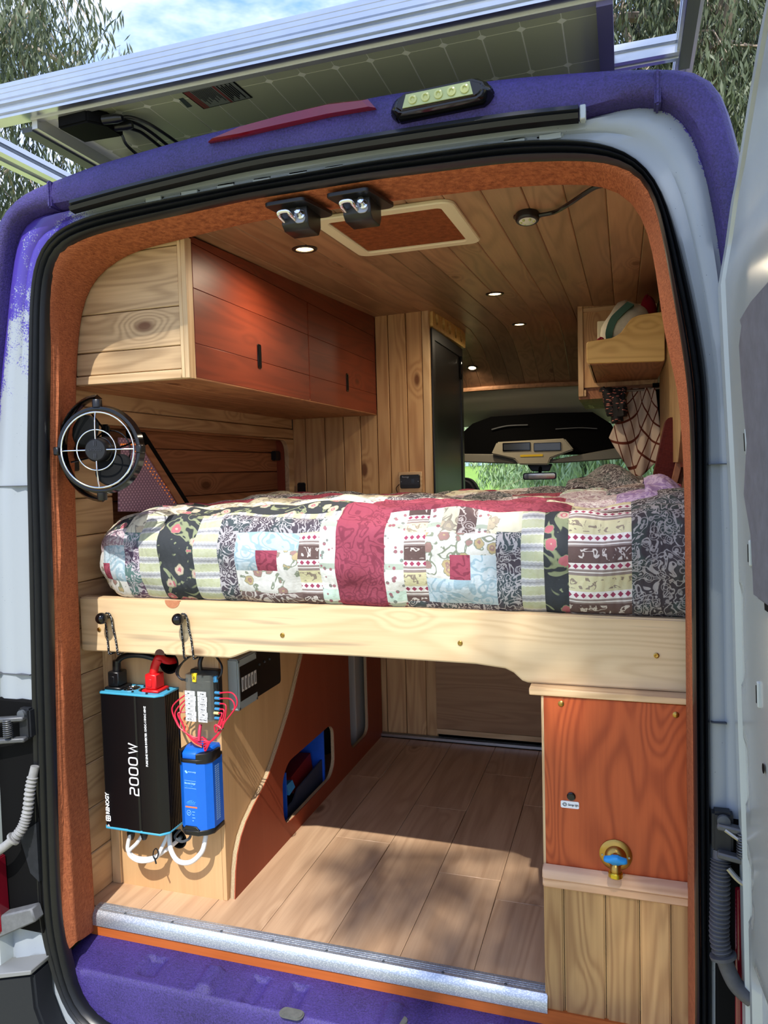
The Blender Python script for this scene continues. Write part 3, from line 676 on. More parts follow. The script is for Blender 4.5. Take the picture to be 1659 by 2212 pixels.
# ================================================================ OPEN RIGHT REAR DOOR
d1 = struct('door_1', 'white rear door swung open with grey window cover', (.87, -.05, .2))
EDGE = [(-.27, .872, -.03), (.2, .868, -.03), (.55, .862, -.03), (.825, .853, -.03), (1.158, .846, -.03), (1.45, .832, -.03), (1.57, .827, -.03), (1.64, .838, -.04), (1.70, .842, -.085), (1.73, .845, -.13), (1.80, .846, -.25), (1.855, .846, -.37), (1.87, .846, -.45)]
def edge(z):
    for (a, xa, ya), (b_, xb, yb) in zip(EDGE, EDGE[1:]):
        if z <= b_: break
    t = min(1, max(0, (z-a)/(b_-a))); return xa+(xb-xa)*t, ya+(yb-ya)*t
DD = Vector((.075, -.997, 0))
def door_pt(s, z, off=0):     # s: distance from the hinge edge towards the camera, off: towards the opening
    x, y = edge(z); x0, y0 = .85, -.03
    k = (-.03-y); return Vector((x+DD.x*s-off, y+DD.y*s, z))
zz = list(np.linspace(-.27, 1.6, 60))+list(np.linspace(1.61, 1.87, 26))
ss = [0, .004, .012, .03, .036, .044, .05, .06, .075, .09, .11, .14, .18, .24, .32, .45, .6, .74]
def relief(s, z):
    o = 0
    if s < .001: return -.012
    if .003 < s < .034: o = .012                       # raised edge flange
    if .034 <= s < .06: o = .002
    if s >= .06:
        o = .010
        for z0, z1 in ((.86, 1.02), (.62, .74), (.40, .52)):       # pressed pockets along the edge
            if z0 < z < z1 and s < .085: o = -.002
        if z < .33 and s > .08: o = -.004
    return o
mb = MB(); n = len(ss)
mb.add([door_pt(s, z, relief(s, z)) for z in zz for s in ss]+[door_pt(s, z, -.045) for z in zz for s in ss],
    [(j*n+i, j*n+i+1, (j+1)*n+i+1, (j+1)*n+i) for j in range(len(zz)-1) for i in range(n-1)] +
    [(len(zz)*n+j*n+i, len(zz)*n+(j+1)*n+i, len(zz)*n+(j+1)*n+i+1, len(zz)*n+j*n+i+1) for j in range(len(zz)-1) for i in range(n-1)] +
    [(j*n, (j+1)*n, len(zz)*n+(j+1)*n, len(zz)*n+j*n) for j in range(len(zz)-1)] +
    [((len(zz)-1)*n+i, (len(zz)-1)*n+i+1, len(zz)*n*2-n+i+1, len(zz)*n*2-n+i) for i in range(n-1)])
mb.build('door_shell', m_vanwhite, d1, smooth=35)
def on_door(px, py, off=0):
    r = Vector(ray(px, py)); c = Vector(CAM); lo, hi = 0., .74
    z = 1.2
    for _ in range(25):
        x0, y0 = edge(z)[0]-off, edge(z)[1]; a, b_ = np.linalg.solve([[r.x, -DD.x], [r.y, -DD.y]], [x0-c.x, y0-c.y]); z = .5*z+.5*(c.z+r.z*a)
    return b_, z
cv = [on_door(x, y, .02) for x, y in [(1655, 615), (1625, 665), (1610, 700), (1605, 740), (1612, 850), (1622, 960), (1636, 1080), (1652, 1180)]]
cv = cv+[(.30, cv[-1][1]-.1), (.68, cv[-1][1]-.1), (.68, cv[0][1]-.02), (.52, cv[0][1]+.01)]
def pad(scale, o0, o1, name, mat, par):
    cs = sum(p[0] for p in cv)/len(cv); cz_ = sum(p[1] for p in cv)/len(cv)
    c2 = [(s+(.03*(1-scale) if s < .25 else -.03*(1-scale)), z+(cz_-z)*.06*(1-scale)) for s, z in cv]
    m_ = MB().rings([[door_pt(s, z, o0) for s, z in c2], [door_pt(s, z, o1) for s, z in c2]], True, True)
    return m_.build(name, mat, par, bevel=.006, seg=2)
wc = thing('window_cover', 'quilted charcoal window cover with black binding on the open door', 'window cover', (.86, -.3, 1.2))
pad(1, .008, .026, 'binding', weave('black_binding', (22, 22, 24), (12, 12, 13)), wc)
pad(0, .02, .034, 'quilted_panel', plain('charcoal_quilt', (92, 95, 104), .7, var=.2, vs_=30, bump=.4, bs=40), wc)
for (px, py, w_, h_) in ((1612, 955, .012, .05), (1620, 1195, .010, .05), (1638, 1500, .010, .05)):
    s, z = on_door(px, py, .012)
    MB().rings([[door_pt(s+a, z+b_, .008) for a, b_ in rr(0, 0, w_, h_*.9, .004)], [door_pt(s+a, z+b_, .0145) for a, b_ in rr(0, 0, w_, h_*.9, .004)]], True, True).build('slot_bezel', m_vanwhite, d1, bevel=.002)
    MB().rings([[door_pt(s+a-.001, z+b_, .0142) for a, b_ in rr(0, 0, .0035, h_*.6, .001)], [door_pt(s+a-.001, z+b_, .0152) for a, b_ in rr(0, 0, .0035, h_*.6, .001)]], True, True).build('slot', m_blackm, d1)
s, z = on_door(1650, 1660, .012); MB().lathe([(.008, 0), (.008, .001)], door_pt(s, z, .0125), (-1, 0, 0), 14).build('plug_hole', m_blackm, d1)
# ================================================================ OVERHEAD CABINET (left)
oc = thing('overhead_cabinet', 'overhead cabinet with red-stained plank doors and weathered plank end', 'cabinet', (-.65, .9, 1.51))
XF = -.436; YB = .163
# end panel: boards clipped to the slope of the roof, with light frame strips
def endboard(z0, z1, xr, xl0, xl1): MB().prism([(xl0, z0+.001), (xr, z0+.001), (xr, z1-.001), (xl1, z1-.001)], 'xz', YB+.004, YB+.02).build('plank', m_weath_x, oc, bevel=.002)
endboard(1.53, 1.592, -.462, -.80, -.80); endboard(1.592, 1.695, -.462, -.80, -.80); endboard(1.695, 1.852, -.462, -.80, -.70)
MB().box(-.80, -.462, YB, YB+.02, 1.505, 1.529).build('frame_strip', m_pine_x, oc, bevel=.002)
MB().box(-.462, XF-.014, YB, YB+.02, 1.505, 1.868).build('frame_strip', m_pine_z, oc, bevel=.002)
MB().box(XF-.014, XF, YB-.001, YB+.03, 1.505, 1.872).build('face_edge', m_pine_z, oc, bevel=.001)
MB().box(-.72, -.462, YB+.002, YB+.02, 1.853, 1.866).build('frame_strip', m_pine_x, oc)
# bottom, made of boards
for a, b_ in ((-.868, -.79), (-.79, -.68), (-.68, -.57), (-.57, XF)):
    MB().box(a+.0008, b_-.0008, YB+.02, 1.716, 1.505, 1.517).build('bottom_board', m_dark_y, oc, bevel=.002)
MB().box(-.868, XF-.02, YB+.03, 1.70, 1.518, 1.86).build('carcass', m_blackm, oc)
def door(y0, y1, hy):
    d = None
    # each door is made of three boards
    zs = [1.509, 1.60, 1.745, 1.862]
    d = MB().box(XF-.018, XF-.004, y0, y1, zs[0], zs[-1]+.0).build('door', m_redd, oc, bevel=.001)
    for z0, z1 in zip(zs, zs[1:]): MB().box(XF-.006, XF, y0+.0006, y1-.0006, z0+.0002, z1-.0002).build('board', m_redd, d, bevel=.0012)
    MB().prism(rr(hy, 1.615, .024, .075, .006), 'yz', XF-.001, XF+.003).build('flush_pull', m_blackg, d, bevel=.001)
    MB().prism(rr(hy, 1.615, .014, .064, .005), 'yz', XF+.0015, XF+.0034).build('pull_recess', m_blackm, d)
door(YB+.031, .949, at(560, 780, x=XF).y); door(.953, 1.715, at(750, 833, x=XF).y)
mb = MB(); mb.hexa([(XF-.02, YB+.03, 1.863), (XF, YB+.03, 1.863), (XF, YB+.03, 1.878), (XF-.02, YB+.03, 1.878)], [(XF-.02, 1.716, 1.863), (XF, 1.716, 1.863), (XF, 1.716, 1.955), (XF-.02, 1.716, 1.955)])
mb.build('top_fascia', m_redd, oc)

# ================================================================ TALL CABINETS
tcab = thing('tall_cabinet', 'tall cedar-plank cabinet with black metal door and round vent holes', 'cabinet', (-.5, 2.0, 0))
xsb = [-.866, -.80, -.70, -.605, -.52, -.437]
for a, b_ in zip(xsb, xsb[1:]): MB().box(a+.001, b_-.001, 1.72, 1.736, .86, 1.53).build('plank', m_ceilz, tcab, bevel=.003)
for a, b_ in zip([-.437, -.375, -.29, -.213], [-.375, -.29, -.213, -.2]): MB().box(a+.001, b_-.001, 1.718, 1.734, .86, 1.965).build('plank', m_ceilz, tcab, bevel=.003)
MB().box(-.213, -.180, 1.714, 1.74, .86, 1.975).build('corner_post', m_pine_z, tcab, bevel=.002)
MB().box(-.86, -.19, 1.74, 2.45, .0, 1.96).build('carcass', m_blackm, tcab)
XD = -.178
dr = MB().prism([(1.745, .86), (2.40, .86), (2.40, 1.885), (1.745, 1.885)], 'yz', XD-.012, XD).build('door', plain('black_metal_door', (20, 18, 18), .3, .2), tcab, bevel=.002)
fr = MB(); fr.plate([(1.742, .86), (2.405, .86), (2.405, 1.888), (1.742, 1.888)], [[(1.79, .9), (2.36, .9), (2.36, 1.84), (1.79, 1.84)]], 'yz', XD, XD+.006).build('door_frame', m_black, dr, smooth=0)
MB().box(XD+.004, XD+.016, 2.33, 2.35, 1.72, 1.84).build('handle', m_blackg, dr, bevel=.003)
# vent board with five round holes
MB().plate(rpoly([(1.745, 1.892), (2.47, 1.900), (2.47, 1.992), (1.745, 1.972)], .02), [circ(1.82+k*.135, 1.938+k*.002, .028, 18) for k in range(5)], 'yz', XD-.012, XD+.010).build('vent_board', m_shelf, tcab, smooth=30)
MB().box(XD-.03, XD-.013, 1.75, 2.46, 1.90, 1.97).build('vent_back', plain('vent_hole_dark', (14, 11, 9), .95), tcab)  # black sheet paints in the darkness behind the vent holes
# control panel on a small wooden backplate above the bed
cp = thing('control_panel', 'black inverter control panel on wooden backplate above the quilt', 'control panel', tuple(at(885, 1050, y=1.715)))
c = at(887, 1040, y=1.712)
MB().box(c.x-.055, c.x+.055, 1.706, 1.718, c.z-.05, c.z+.044).build('backplate', m_pine_x, cp, bevel=.002)
f_ = MB().prism(rr(c.x, c.z, .094, .062, .008), 'xz', 1.698, 1.707).build('faceplate', m_black, cp, bevel=.002)
MB().box(c.x-.045, c.x+.045, 1.6965, 1.699, c.z-.014, c.z+.014).build('centre_band', plain('panel_slate', (32, 35, 42), .4), cp)
MB().box(c.x+.008, c.x+.022, 1.695, 1.698, c.z-.011, c.z+.011).build('rocker', m_blackg, cp)
text('Renogy', .011, (c.x-.036, 1.6965, c.z+.021), (1, 0, 0), (0, 0, 1), plain('print_grey', (150, 155, 165), .5), cp)
for sx_ in (-1, 1): MB().lathe([(.0025, 0), (.002, .0012), (0, .0014)], (c.x+sx_*.040, 1.6965, c.z), (0, -1, 0), 8).build('screw', m_steel, cp)
MB().tube(spline([(c.x-.052, 1.704, c.z-.012), (c.x-.066, 1.70, c.z-.03), (c.x-.058, 1.70, c.z-.055)], 5), .002, 6).build('wire', m_black, cp)
# small black fittings in and beside the niche
c = at(616, 985, x=-.905); tag(MB().box(-.925, -.900, 1.60, 1.655, c.z-.022, c.z+.022).build('usb_socket', m_black, None, bevel=.004, seg=2), 'small black socket on the red end of the wall niche', 'socket')
c = at(652, 1056, y=1.716); tag(MB().box(c.x-.02, c.x+.02, 1.706, 1.721, c.z-.03, c.z+.03).build('wall_switch', m_black, None, bevel=.004, seg=2), 'small black switch on the plank wall just above the quilt', 'switch')
# perforated lavender panel in the niche with string of amber lights and black strap
pp = thing('perforated_panel', 'lavender perforated corner panel in the wall niche with amber lights', 'panel', (-.85, .5, 1.15))
b = NB('perforated_lavender', .5, 0, .4); q = b.coord(); sq = b.n('ShaderNodeSeparateXYZ', {0: q}); cq = b.n('ShaderNodeCombineXYZ', {0: b.math('ADD', sq.outputs[1], sq.outputs[2]), 1: b.math('SUBTRACT', sq.outputs[1], sq.outputs[2])}).outputs[0]; dd = b.n('ShaderNodeTexVoronoi', {'Vector': cq, 'Scale': 62, 'Randomness': 0}, voronoi_dimensions='2D').outputs['Distance']
b.color(b.mix(b.mr(dd, .30, .22, 0, 1), lin((150, 118, 138)), lin((214, 178, 196)))); 
PY = lambda px, py: (at(px, py, x=-.852).y, at(px, py, x=-.852).z)
MB().prism([PY(258, 1105), PY(258, 945), PY(300, 950), PY(392, 1105)], 'yz', -.858, -.852).build('perforated_sheet', b.m, pp)
MB().prism([PY(306, 965), PY(316, 960), PY(408, 1105), PY(392, 1105)], 'yz', -.862, -.846).build('wooden_edge', m_dark_y, pp)
MB().prism([PY(278, 930), PY(312, 934), PY(420, 1105), PY(402, 1105), PY(306, 955), PY(280, 945)], 'yz', -.864, -.850).build('black_strap', m_blackm, pp)
m_amber = plain('amber_bulb', (255, 150, 60), .3, emit=(255, 140, 50), es=.35)
mb = MB()
for row in range(2):
    for k in range(17):
        t_ = k/16; p0 = at(292+row*7, 975, x=-.850); p1 = at(376+row*9, 1085, x=-.850); mb.sphere(p0.lerp(p1, t_), .0024, 6, 4)
for k in range(8): mb.sphere(at(262+k*4.5, 960, x=-.850), .003, 6, 4)
tag(mb.build('light_string', m_amber, pp), kind='stuff')

# ================================================================ CEILING FITTINGS
def ceil_at(px, py):
    y = 1.
    for _ in range(40):
        r = ray(px, py); x_ = CAM[0]+r[0]*(y-CAM[1])/r[1]; tt = (CEIL(x_, y)-CAM[2])/r[2]; y = y*.5+.5*min(3.3, max(0, CAM[1]+r[1]*tt))
    return Vector(CAM+r*tt)
m_glow = plain('downlight_diffuser', (255, 240, 200), .4, emit=(255, 226, 160), es=14)
DL = [(658, 537, 'recessed ceiling light between the hatch and the red cabinet doors'), (1140, 466, 'recessed ceiling light right behind the black reading lamp'), (1069, 634, 'recessed ceiling light beyond the roof hatch towards the middle'), (1122, 700, 'recessed ceiling light near the raised right shelf'), (1020, 800, 'recessed ceiling light nearest the cab headliner')]
LP = []
for px, py, lab in DL:
    p = ceil_at(px, py) if py < 790 else Vector(CAM+ray(px, py)*((2.98-CAM[1])/ray(px, py)[1]))
    if py >= 790: p.z = CEIL(p.x, p.y)
    t = thing('ceiling_light', lab, 'ceiling light', tuple(p), 'recessed ceiling lights')
    nrm = Vector((0, (CEIL(p.x, p.y+.02)-CEIL(p.x, p.y-.02))/.04, -1)).normalized() if True else 0
    MB().lathe([(.026, -.004), (.037, -.002), (.037, .003), (.034, .005), (.026, .004), (.025, -.002)], p, nrm, 28, False).build('bezel', plain('bezel_bronze', (40, 26, 20), .4), t)
    MB().lathe([(.0255, 0), (.020, .003), (0, .0035)], p, nrm, 20).build('diffuser', m_glow, t)
    ld = bpy.data.lights.new('downlight', 'SPOT'); ld.energy = 15; ld.color = (1, .83, .6); ld.spot_size = math.radians(172); ld.spot_blend = .8; ld.shadow_soft_size = .03
    lo = bpy.data.objects.new('lamp', ld); COL.objects.link(lo); lo.parent = t; lo.location = nrm*.012
    LP.append(p)
# roof hatch with cream frame and orange fabric cover
rh = thing('roof_hatch', 'roof hatch with rounded cream frame and orange fabric cover', 'roof hatch', (.08, .4, 1.88))
hz = lambda y: CEIL(.08, y)
cx_, cy_ = .078, .41; wq, hq = .37, .40
fr = MB(); o_ = rr(cx_, cy_, wq, hq, .035, 6); i_ = rr(cx_, cy_, wq-.075, hq-.075, .012, 4)
fr.plate(o_, [i_], 'xy', -.012, 0); fr.v = [(x, y, z+hz(y)) for x, y, z in fr.v]; fr.build('frame', plain('hatch_cream', (226, 214, 182), .45), rh, bevel=.003)
cvr = MB().box(cx_-.155, cx_+.155, cy_-.165, cy_+.165, -.006, .004); cvr.v = [(x, y, z+hz(y)) for x, y, z in cvr.v]; cvr.build('fabric_cover', m_fabd, rh)
# door latch strikers on the header
def latch(px, py, label):
    c = at(px, py, y=.055); t = thing('door_latch', label, 'latch', (c.x, .09, 1.87), 'door latches under the header')
    w_ = .033
    z1 = 1.873; fl_ = MB()
    q0 = [(c.x-.062, .022), (c.x+.040, .018), (c.x+.066, .135), (c.x+.05, .145), (c.x-.04, .145)]
    fl_.prism(rpoly(q0, .012), 'xy', z1-.013, z1-.004).build('mounting_flange', m_black, t, bevel=.001)
    y0, y1 = .055, .135; z0 = c.z-.028
    sec = [(y0, z1-.004), (y0, z0+.012), (y0+.014, z0), (y1-.012, z0), (y1, z0+.02), (y1, z1-.004)]
    MB().prism(sec, 'yz', c.x-w_, c.x+w_).build('housing', m_black, t, bevel=.002)
    MB().prism(rr(c.x+.014, c.z-.002, .028, .030, .010), 'xz', y0-.003, y0+.002).build('striker_plate', m_steel, t, bevel=.001)
    zc = c.z+.004
    loop = [(c.x-.026, y0+.003, zc-.012), (c.x-.028, y0-.022, zc-.006), (c.x-.024, y0-.030, zc), (c.x-.004, y0-.030, zc), (c.x, y0-.022, zc-.006), (c.x+.002, y0+.003, zc-.012)]
    MB().tube(spline(loop, 5), .0052, 10).build('striker_loop', m_chrome, t)
    MB().lathe([(.010, 0), (.010, .004), (.006, .006), (.006, .016), (.0075, .018), (.0075, .024), (0, .026)], (c.x+.018, y0-.001, c.z), (0, -1, .2), 14).build('bolt', m_chrome, t)
    return t
latch(636, 468, 'black door latch housing with chrome loop, next to the recessed light')
latch(770, 446, 'black door latch housing with chrome loop, in front of the hatch frame')
# reading lamp: round head on flat arm
p = LP[1]; rl = thing('reading_lamp', 'black swivel reading lamp on flat curved arm under the ceiling', 'lamp', tuple(p))
hp = Vector((p.x+.003, p.y-.035, p.z-.022))
MB().lathe([(.030, .016), (.030, 0), (.027, -.004), (.025, -.004)], hp, (0, .15, 1), 26).build('lamp_head', m_black, rl, bevel=.001)
MB().lathe([(.0245, -.003), (.020, -.0045), (0, -.005)], hp, (0, .15, 1), 20).build('lens', plain('lamp_lens', (206, 206, 190), .2, coat=.5), rl)
for k in range(6): MB().sphere(hp+V(.016*math.cos(k*PI/3), .016*math.sin(k*PI/3), -.0045), .0035, 8, 5).build('diode', m_led, rl)
arm = spline([hp+V(.028, 0, .008), hp+V(.07, -.01, .008), at(1230, 440, z=1.862), at(1285, 405, z=1.868), at(1322, 400, z=1.864)], 6)
MB().tube(arm, .0055, 8).build('arm', m_black, rl)

# ================================================================ RIGHT SIDE SHELF AND THINGS ON IT
sh = thing('wall_shelf', 'knotty pine wall shelf tray with scooped end board', 'shelf', (.66, 1.5, 1.6))
Y0 = 1.3
poly = [(.519, 1.622), (.788, 1.612), (.788, 1.787), (.70, 1.782), (.675, 1.772), (.655, 1.745), (.638, 1.722), (.61, 1.708), (.56, 1.704), (.519, 1.70)]
MB().prism(rpoly(poly, .008, 3), 'xz', Y0, Y0+.02).build('end_board', m_shelf, sh, bevel=.002)
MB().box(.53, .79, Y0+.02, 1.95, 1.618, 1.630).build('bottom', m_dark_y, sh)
MB().box(.522, .536, Y0+.02, 1.95, 1.618, 1.70).build('front_lip', m_pine_y, sh, bevel=.002)
uc = thing('upper_cabinet', 'framed cedar cabinet side behind the pine shelf', 'cabinet', (.65, 1.96, 1.55))
MB().box(.455, .79, 1.955, 1.972, 1.60, 1.965).build('side_panel', m_ceilz, uc)
MB().box(.452, .476, 1.945, 1.972, 1.56, 1.97).build('frame_upright', m_pine_z, uc, bevel=.002)
MB().box(.476, .79, 1.948, 1.972, 1.935, 1.955).build('frame_top', m_pine_x, uc, bevel=.002)
MB().box(.452, .79, 1.975, 2.6, 1.55, 1.95).build('carcass', m_dark_y, uc)
MB().beam((.475, 1.95, 1.575), (.49, 2.5, 1.56), .022, .03).build('bottom_rail', m_pine_y, uc, bevel=.002)
# cloth bag, red cloth and small items on the shelf
def blob(name, c, r, mat, par=None, n=20, m_=14, amp=.12, seed=1):
    rg = random.Random(seed); ph = [rg.uniform(0, 6) for _ in range(6)]; R = []
    for i in range(m_+1):
        th = PI*(i+.02)/(m_+.04); row = []
        for j in range(n):
            a = 2*PI*j/n; k = 1+amp*(math.sin(3*a+ph[0]+2*th)*.5+math.sin(5*th+ph[1]+a)*.4+math.sin(7*a-3*th+ph[2])*.25)
            row.append((c[0]+r[0]*k*math.sin(th)*math.cos(a), c[1]+r[1]*k*math.sin(th)*math.sin(a), c[2]+r[2]*k*math.cos(th)))
        R.append(row)
    return MB().rings(R, True, True).build(name, mat, par, smooth=80)
cb = thing('cloth_bag', 'stuffed cream cloth bag with a green stripe on the shelf', 'bag', (.68, 1.55, 1.63))
blob('bag_body', (.662, 1.46, 1.748), (.088, .105, .113), plain('cream_cloth', (206, 200, 180), .9, var=.1, bump=.3, bs=40), cb, seed=3)
P = [(.606, 1.405, 1.69), (.596, 1.385, 1.73), (.612, 1.368, 1.78), (.640, 1.368, 1.81), (.675, 1.385, 1.842)]
MB().rings([[Vector(q)+V(-.012, -.012, .006), Vector(q)+V(.012, -.012, -.006), Vector(q)+V(.012, .03, -.006), Vector(q)+V(-.012, .03, .006)] for q in spline(P, 4)], True, True).build('green_stripe', plain('green_cloth', (66, 104, 92), .9), cb)
tag(blob('folded_cloth', (.744, 1.675, 1.780), (.044, .080, .146), plain('red_cloth', (170, 24, 56), .9, bump=.3, bs=60), amp=.06, seed=5), 'crimson cloth stuffed on top of the cream bag', 'cloth')
tag(blob('knitted_hat', (.566, 1.375, 1.676), (.022, .032, .048), plain('red_wool', (150, 30, 50), .95, bump=.5, bs=200), seed=8), 'small dark red woollen bundle at the open end of the shelf', 'cloth')
c = at(1303, 705, y=1.56); tag(MB().box(c.x-.022, c.x+.022, 1.55, 1.57, 1.63, c.z+.02).build('card_box', plain('cream_card', (214, 206, 176), .7), None, bevel=.002), 'small cream card box standing behind the shelf lip', 'box')
# hooks rail, towel and net bag below the shelf
def towel_mat():
    b = NB('check_towel', .95, 0, .1); u = b.n('ShaderNodeTexCoord').outputs['UV']; s = b.n('ShaderNodeSeparateXYZ', {0: u})
    def line(x): return b.mr(b.math('ABSOLUTE', b.math('SUBTRACT', b.math('FRACT', b.math('MULTIPLY', x, 11)), .5)), .07, .05, 0, 1)
    f = b.math('MAXIMUM', line(s.outputs[0]), line(s.outputs[1])); b.color(b.mix(f, lin((196, 178, 158)), lin((96, 48, 36)))); b.bump(b.noise(b.coord(), 500, 2), .3, .001); return b.m
def hang(px_top, px_bot, y, py_top, py_bot, fold, n=26, m_=26):
    vs2, uv2 = [], []
    for j in range(m_+1):
        t_ = j/m_
        for i in range(n+1):
            u = i/n; a = px_top[0]+(px_top[1]-px_top[0])*u; c_ = px_bot[0]+(px_bot[1]-px_bot[0])*u
            pb = py_bot[0]*(1-abs(2*u-1))+py_bot[1]*max(0, 1-2*u)+py_bot[2]*max(0, 2*u-1)
            p = at(a+(c_-a)*t_, py_top+(pb-py_top)*t_, y=y); p.y += fold*math.sin(u*17+t_*1.2)*(.35+.65*t_)+.01*math.sin(u*5)
            vs2.append(p); uv2.append(((u-.5)*.36*.8+t_*.27, t_*.34-(u-.5)*.30))
    mb = MB(); mb.add(vs2, [(j*(n+1)+i, j*(n+1)+i+1, (j+1)*(n+1)+i+1, (j+1)*(n+1)+i) for j in range(m_) for i in range(n)]); return mb, uv2
mb, uv2 = hang((1362, 1416), (1315, 1432), 1.90, 838, (1040, 945, 985), .018)
o = mb.build('tea_towel', towel_mat(), None, smooth=80, recalc=False, uv=uv2); md = o.modifiers.new('s', 'SOLIDIFY'); md.thickness = .003; tag(o, 'cream tea towel with brown check hanging below the shelf', 'towel')
mb, uv2 = hang((1296, 1355), (1318, 1345), 1.87, 838, (915, 890, 900), .02)
b = NB('net_bag', .8); d_ = b.vor(b.n('ShaderNodeTexCoord').outputs['UV'], 42); b.color(b.mix(b.mr(d_, .30, .24, 0, 1), lin((14, 12, 14)), lin((196, 120, 104))))
o = mb.build('net_bag', b.m, None, smooth=80, recalc=False, uv=uv2); md = o.modifiers.new('s', 'SOLIDIFY'); md.thickness = .02; tag(o, 'black netted bag with pink specks hanging beside the tea towel', 'bag')
a0 = at(1410, 842, y=1.93); tag(MB().box(a0.x, a0.x+.03, 1.925, 1.94, at(1410, 920, y=1.93).z, 1.60).build('hanging_strap', m_blackm), 'broad black strap hanging under the shelf beside the towel', 'strap')
hk = MB().tube(spline([(.797, 1.90, 1.575), (.70, 1.90, 1.572), (.66, 1.90, 1.572), (.60, 1.885, 1.573), (.545, 1.87, 1.575)], 4), .006, 8)
tag(hk.build('hook_rail', m_steel), 'thin steel rail under the shelf holding the towel', 'rail')
# maroon cushion and timber laths leaning against the right wall behind the bed
P = [(at(x, y, y=1.0).x, at(x, y, y=1.0).z) for x, y in [(1440, 900), (1478, 905), (1478, 1000), (1457, 1052), (1406, 1052)]]
tag(MB().prism(rpoly(P, .02), 'xz', .98, 1.10).build('cushion', weave('maroon_fabric', (98, 40, 34), (66, 26, 22)), None, bevel=.01, seg=2), 'maroon cushion leaning on the right wall behind the bed', 'cushion')
for k, (xa, xb) in enumerate(((1470, 1452), (1478, 1463))):
    p0 = at(xa, 985, y=.9+.03*k); p1 = at(xb, 1060, y=.9+.03*k); tag(MB().beam(p1, p0, .018, .03, (0, 1, 0)).build('timber_lath', m_dark_y, None, bevel=.001), ['thin brown timber lath leaning beside the maroon cushion', 'thin timber lath squeezed between the other lath and the jamb'][k], 'lath', 'timber laths')

# ================================================================ FAN on the left jamb
fn = thing('cabin_fan', 'black gimbal fan with wire guard on the left jamb', 'fan', (-.83, .14, 1.32))
fc = Vector((-.642, .05, 1.320)); ax = Vector((.22, -1, -.02)).normalized(); uu = Vector((0, 0, 1)).cross(ax).normalized(); ww = ax.cross(uu)
def fp(a, r, d=0): return fc+(uu*math.cos(a)+ww*math.sin(a))*r+ax*d
def ringtube(R_, r, d, n=48, k=8): return MB().tube([fp(2*PI*i/n, R_, d) for i in range(n)], r, k, False, True)
RR = .107
hoop = MB(); prof2 = [(RR+.008, -.05), (RR+.004, .012), (RR-.002, .016), (RR-.006, .012), (RR-.002, -.05)]
hoop.rings([[fp(2*PI*i/56, r, d*.35) for r, d in prof2] for i in range(56)], True, False, True); hoop.build('outer_hoop', m_blackg, fn, smooth=50)
ringtube(RR-.010, .0024, .010).build('guard_ring', m_chrome, fn)
ringtube(.052, .0018, .016).build('guard_ring', m_chrome, fn)
ringtube(.052, .0022, -.07).build('rear_guard_ring', m_blackg, fn)
for k in range(4):
    a = k*PI/2; MB().tube(spline([fp(a, RR-.010, .010), fp(a, .075, .016), fp(a, .052, .018), fp(a, .026, .018)], 4), .0019, 8).build('guard_spoke', m_chrome, fn)
    MB().tube(spline([fp(a+.3, RR-.008, -.03), fp(a+.3, .052, -.07), fp(a+.3, .01, -.07)], 4), .0024, 6).build('rear_spoke', m_blackg, fn)
MB().lathe([(.0, .024), (.026, .023), (.031, .016), (.032, -.002), (.034, -.004), (.036, -.03), (.030, -.06), (.0, -.07)][::-1], fc, ax, 28).build('motor_hub', m_black, fn)
text('SIROCCO', .0085, fp(0, 0, .0242), uu if uu.x > 0 else -uu, V(0, 0, 1), plain('emboss', (44, 44, 48), .3), fn, align='CENTER', bold=.0002)
text('II', .017, fp(PI/2, .016, .0242), uu if uu.x > 0 else -uu, V(0, 0, 1), MATS['emboss'], fn, align='CENTER', bold=.0004)
text('II', .017, fp(-PI/2, .016, .0242), uu if uu.x > 0 else -uu, V(0, 0, 1), MATS['emboss'], fn, align='CENTER', bold=.0004)
m_blade = plain('fan_blade', (16, 17, 18), .75, spec=.15)
for k in range(2):
    a0 = math.radians(128-k*184); mb = MB()
    def bf(u, v, a0=a0):
        r = .024+.074*u; w_ = (.5+.95*math.sin(PI*min(1, u*.9+.1))**.8)*1.05; a = a0+(v-.5)*w_; return fp(a, r, (v-.5)*-.034*(1-.3*u)-.006)
    mb.grid(bf, 10, 8); o = mb.build('blade', m_blade, fn, smooth=80, recalc=False); md = o.modifiers.new('s', 'SOLIDIFY'); md.thickness = .0025
# gimbal bow, pivots and wall bracket
bow = MB(); Rb = RR+.022
bw = [fp(a, Rb+.004*math.sin(a), -.004-.045*abs(math.cos(a/1.0))**1.0 if math.cos(a) < 0 else -.004) for a in np.linspace(PI/2, 3*PI/2, 26)] if uu.x > 0 else [fp(a, Rb, -.004-.045*abs(math.cos(a))) for a in np.linspace(-PI/2, PI/2, 26)]
bow.rings([[p+ax*.014+(p-fc).normalized()*.002, p+(p-fc).normalized()*.010, p-ax*.030, p-(p-fc).normalized()*.004] for p in bw], True, True); bow.build('gimbal_bow', m_blackg, fn, smooth=60)
for s in (1, -1):
    MB().lathe([(.0125, 0), (.0125, .018), (.011, .020)], fp(s*PI/2, RR+.003, -.002), ww*s, 18).build('pivot_knob', m_black, fn)
    q = fp(0 if s > 0 else PI, RR+.004, 0); MB().box(q.x-.008, q.x+.008, q.y-.012, q.y+.012, q.z-.011, q.z+.011).build('side_pivot', m_black, fn, bevel=.003)
MB().prism([(fc.x-.035, fc.z-.07), (fc.x-.012, fc.z-.07), (fc.x-.012, fc.z+.07), (fc.x-.035, fc.z+.07)], 'xz', .10, .116).build('rear_post', m_black, fn, bevel=.005, seg=2)
MB().beam((fc.x-.025, .118, fc.z), (-.866, .19, fc.z), .03, .035).build('wall_arm', m_black, fn, bevel=.004)
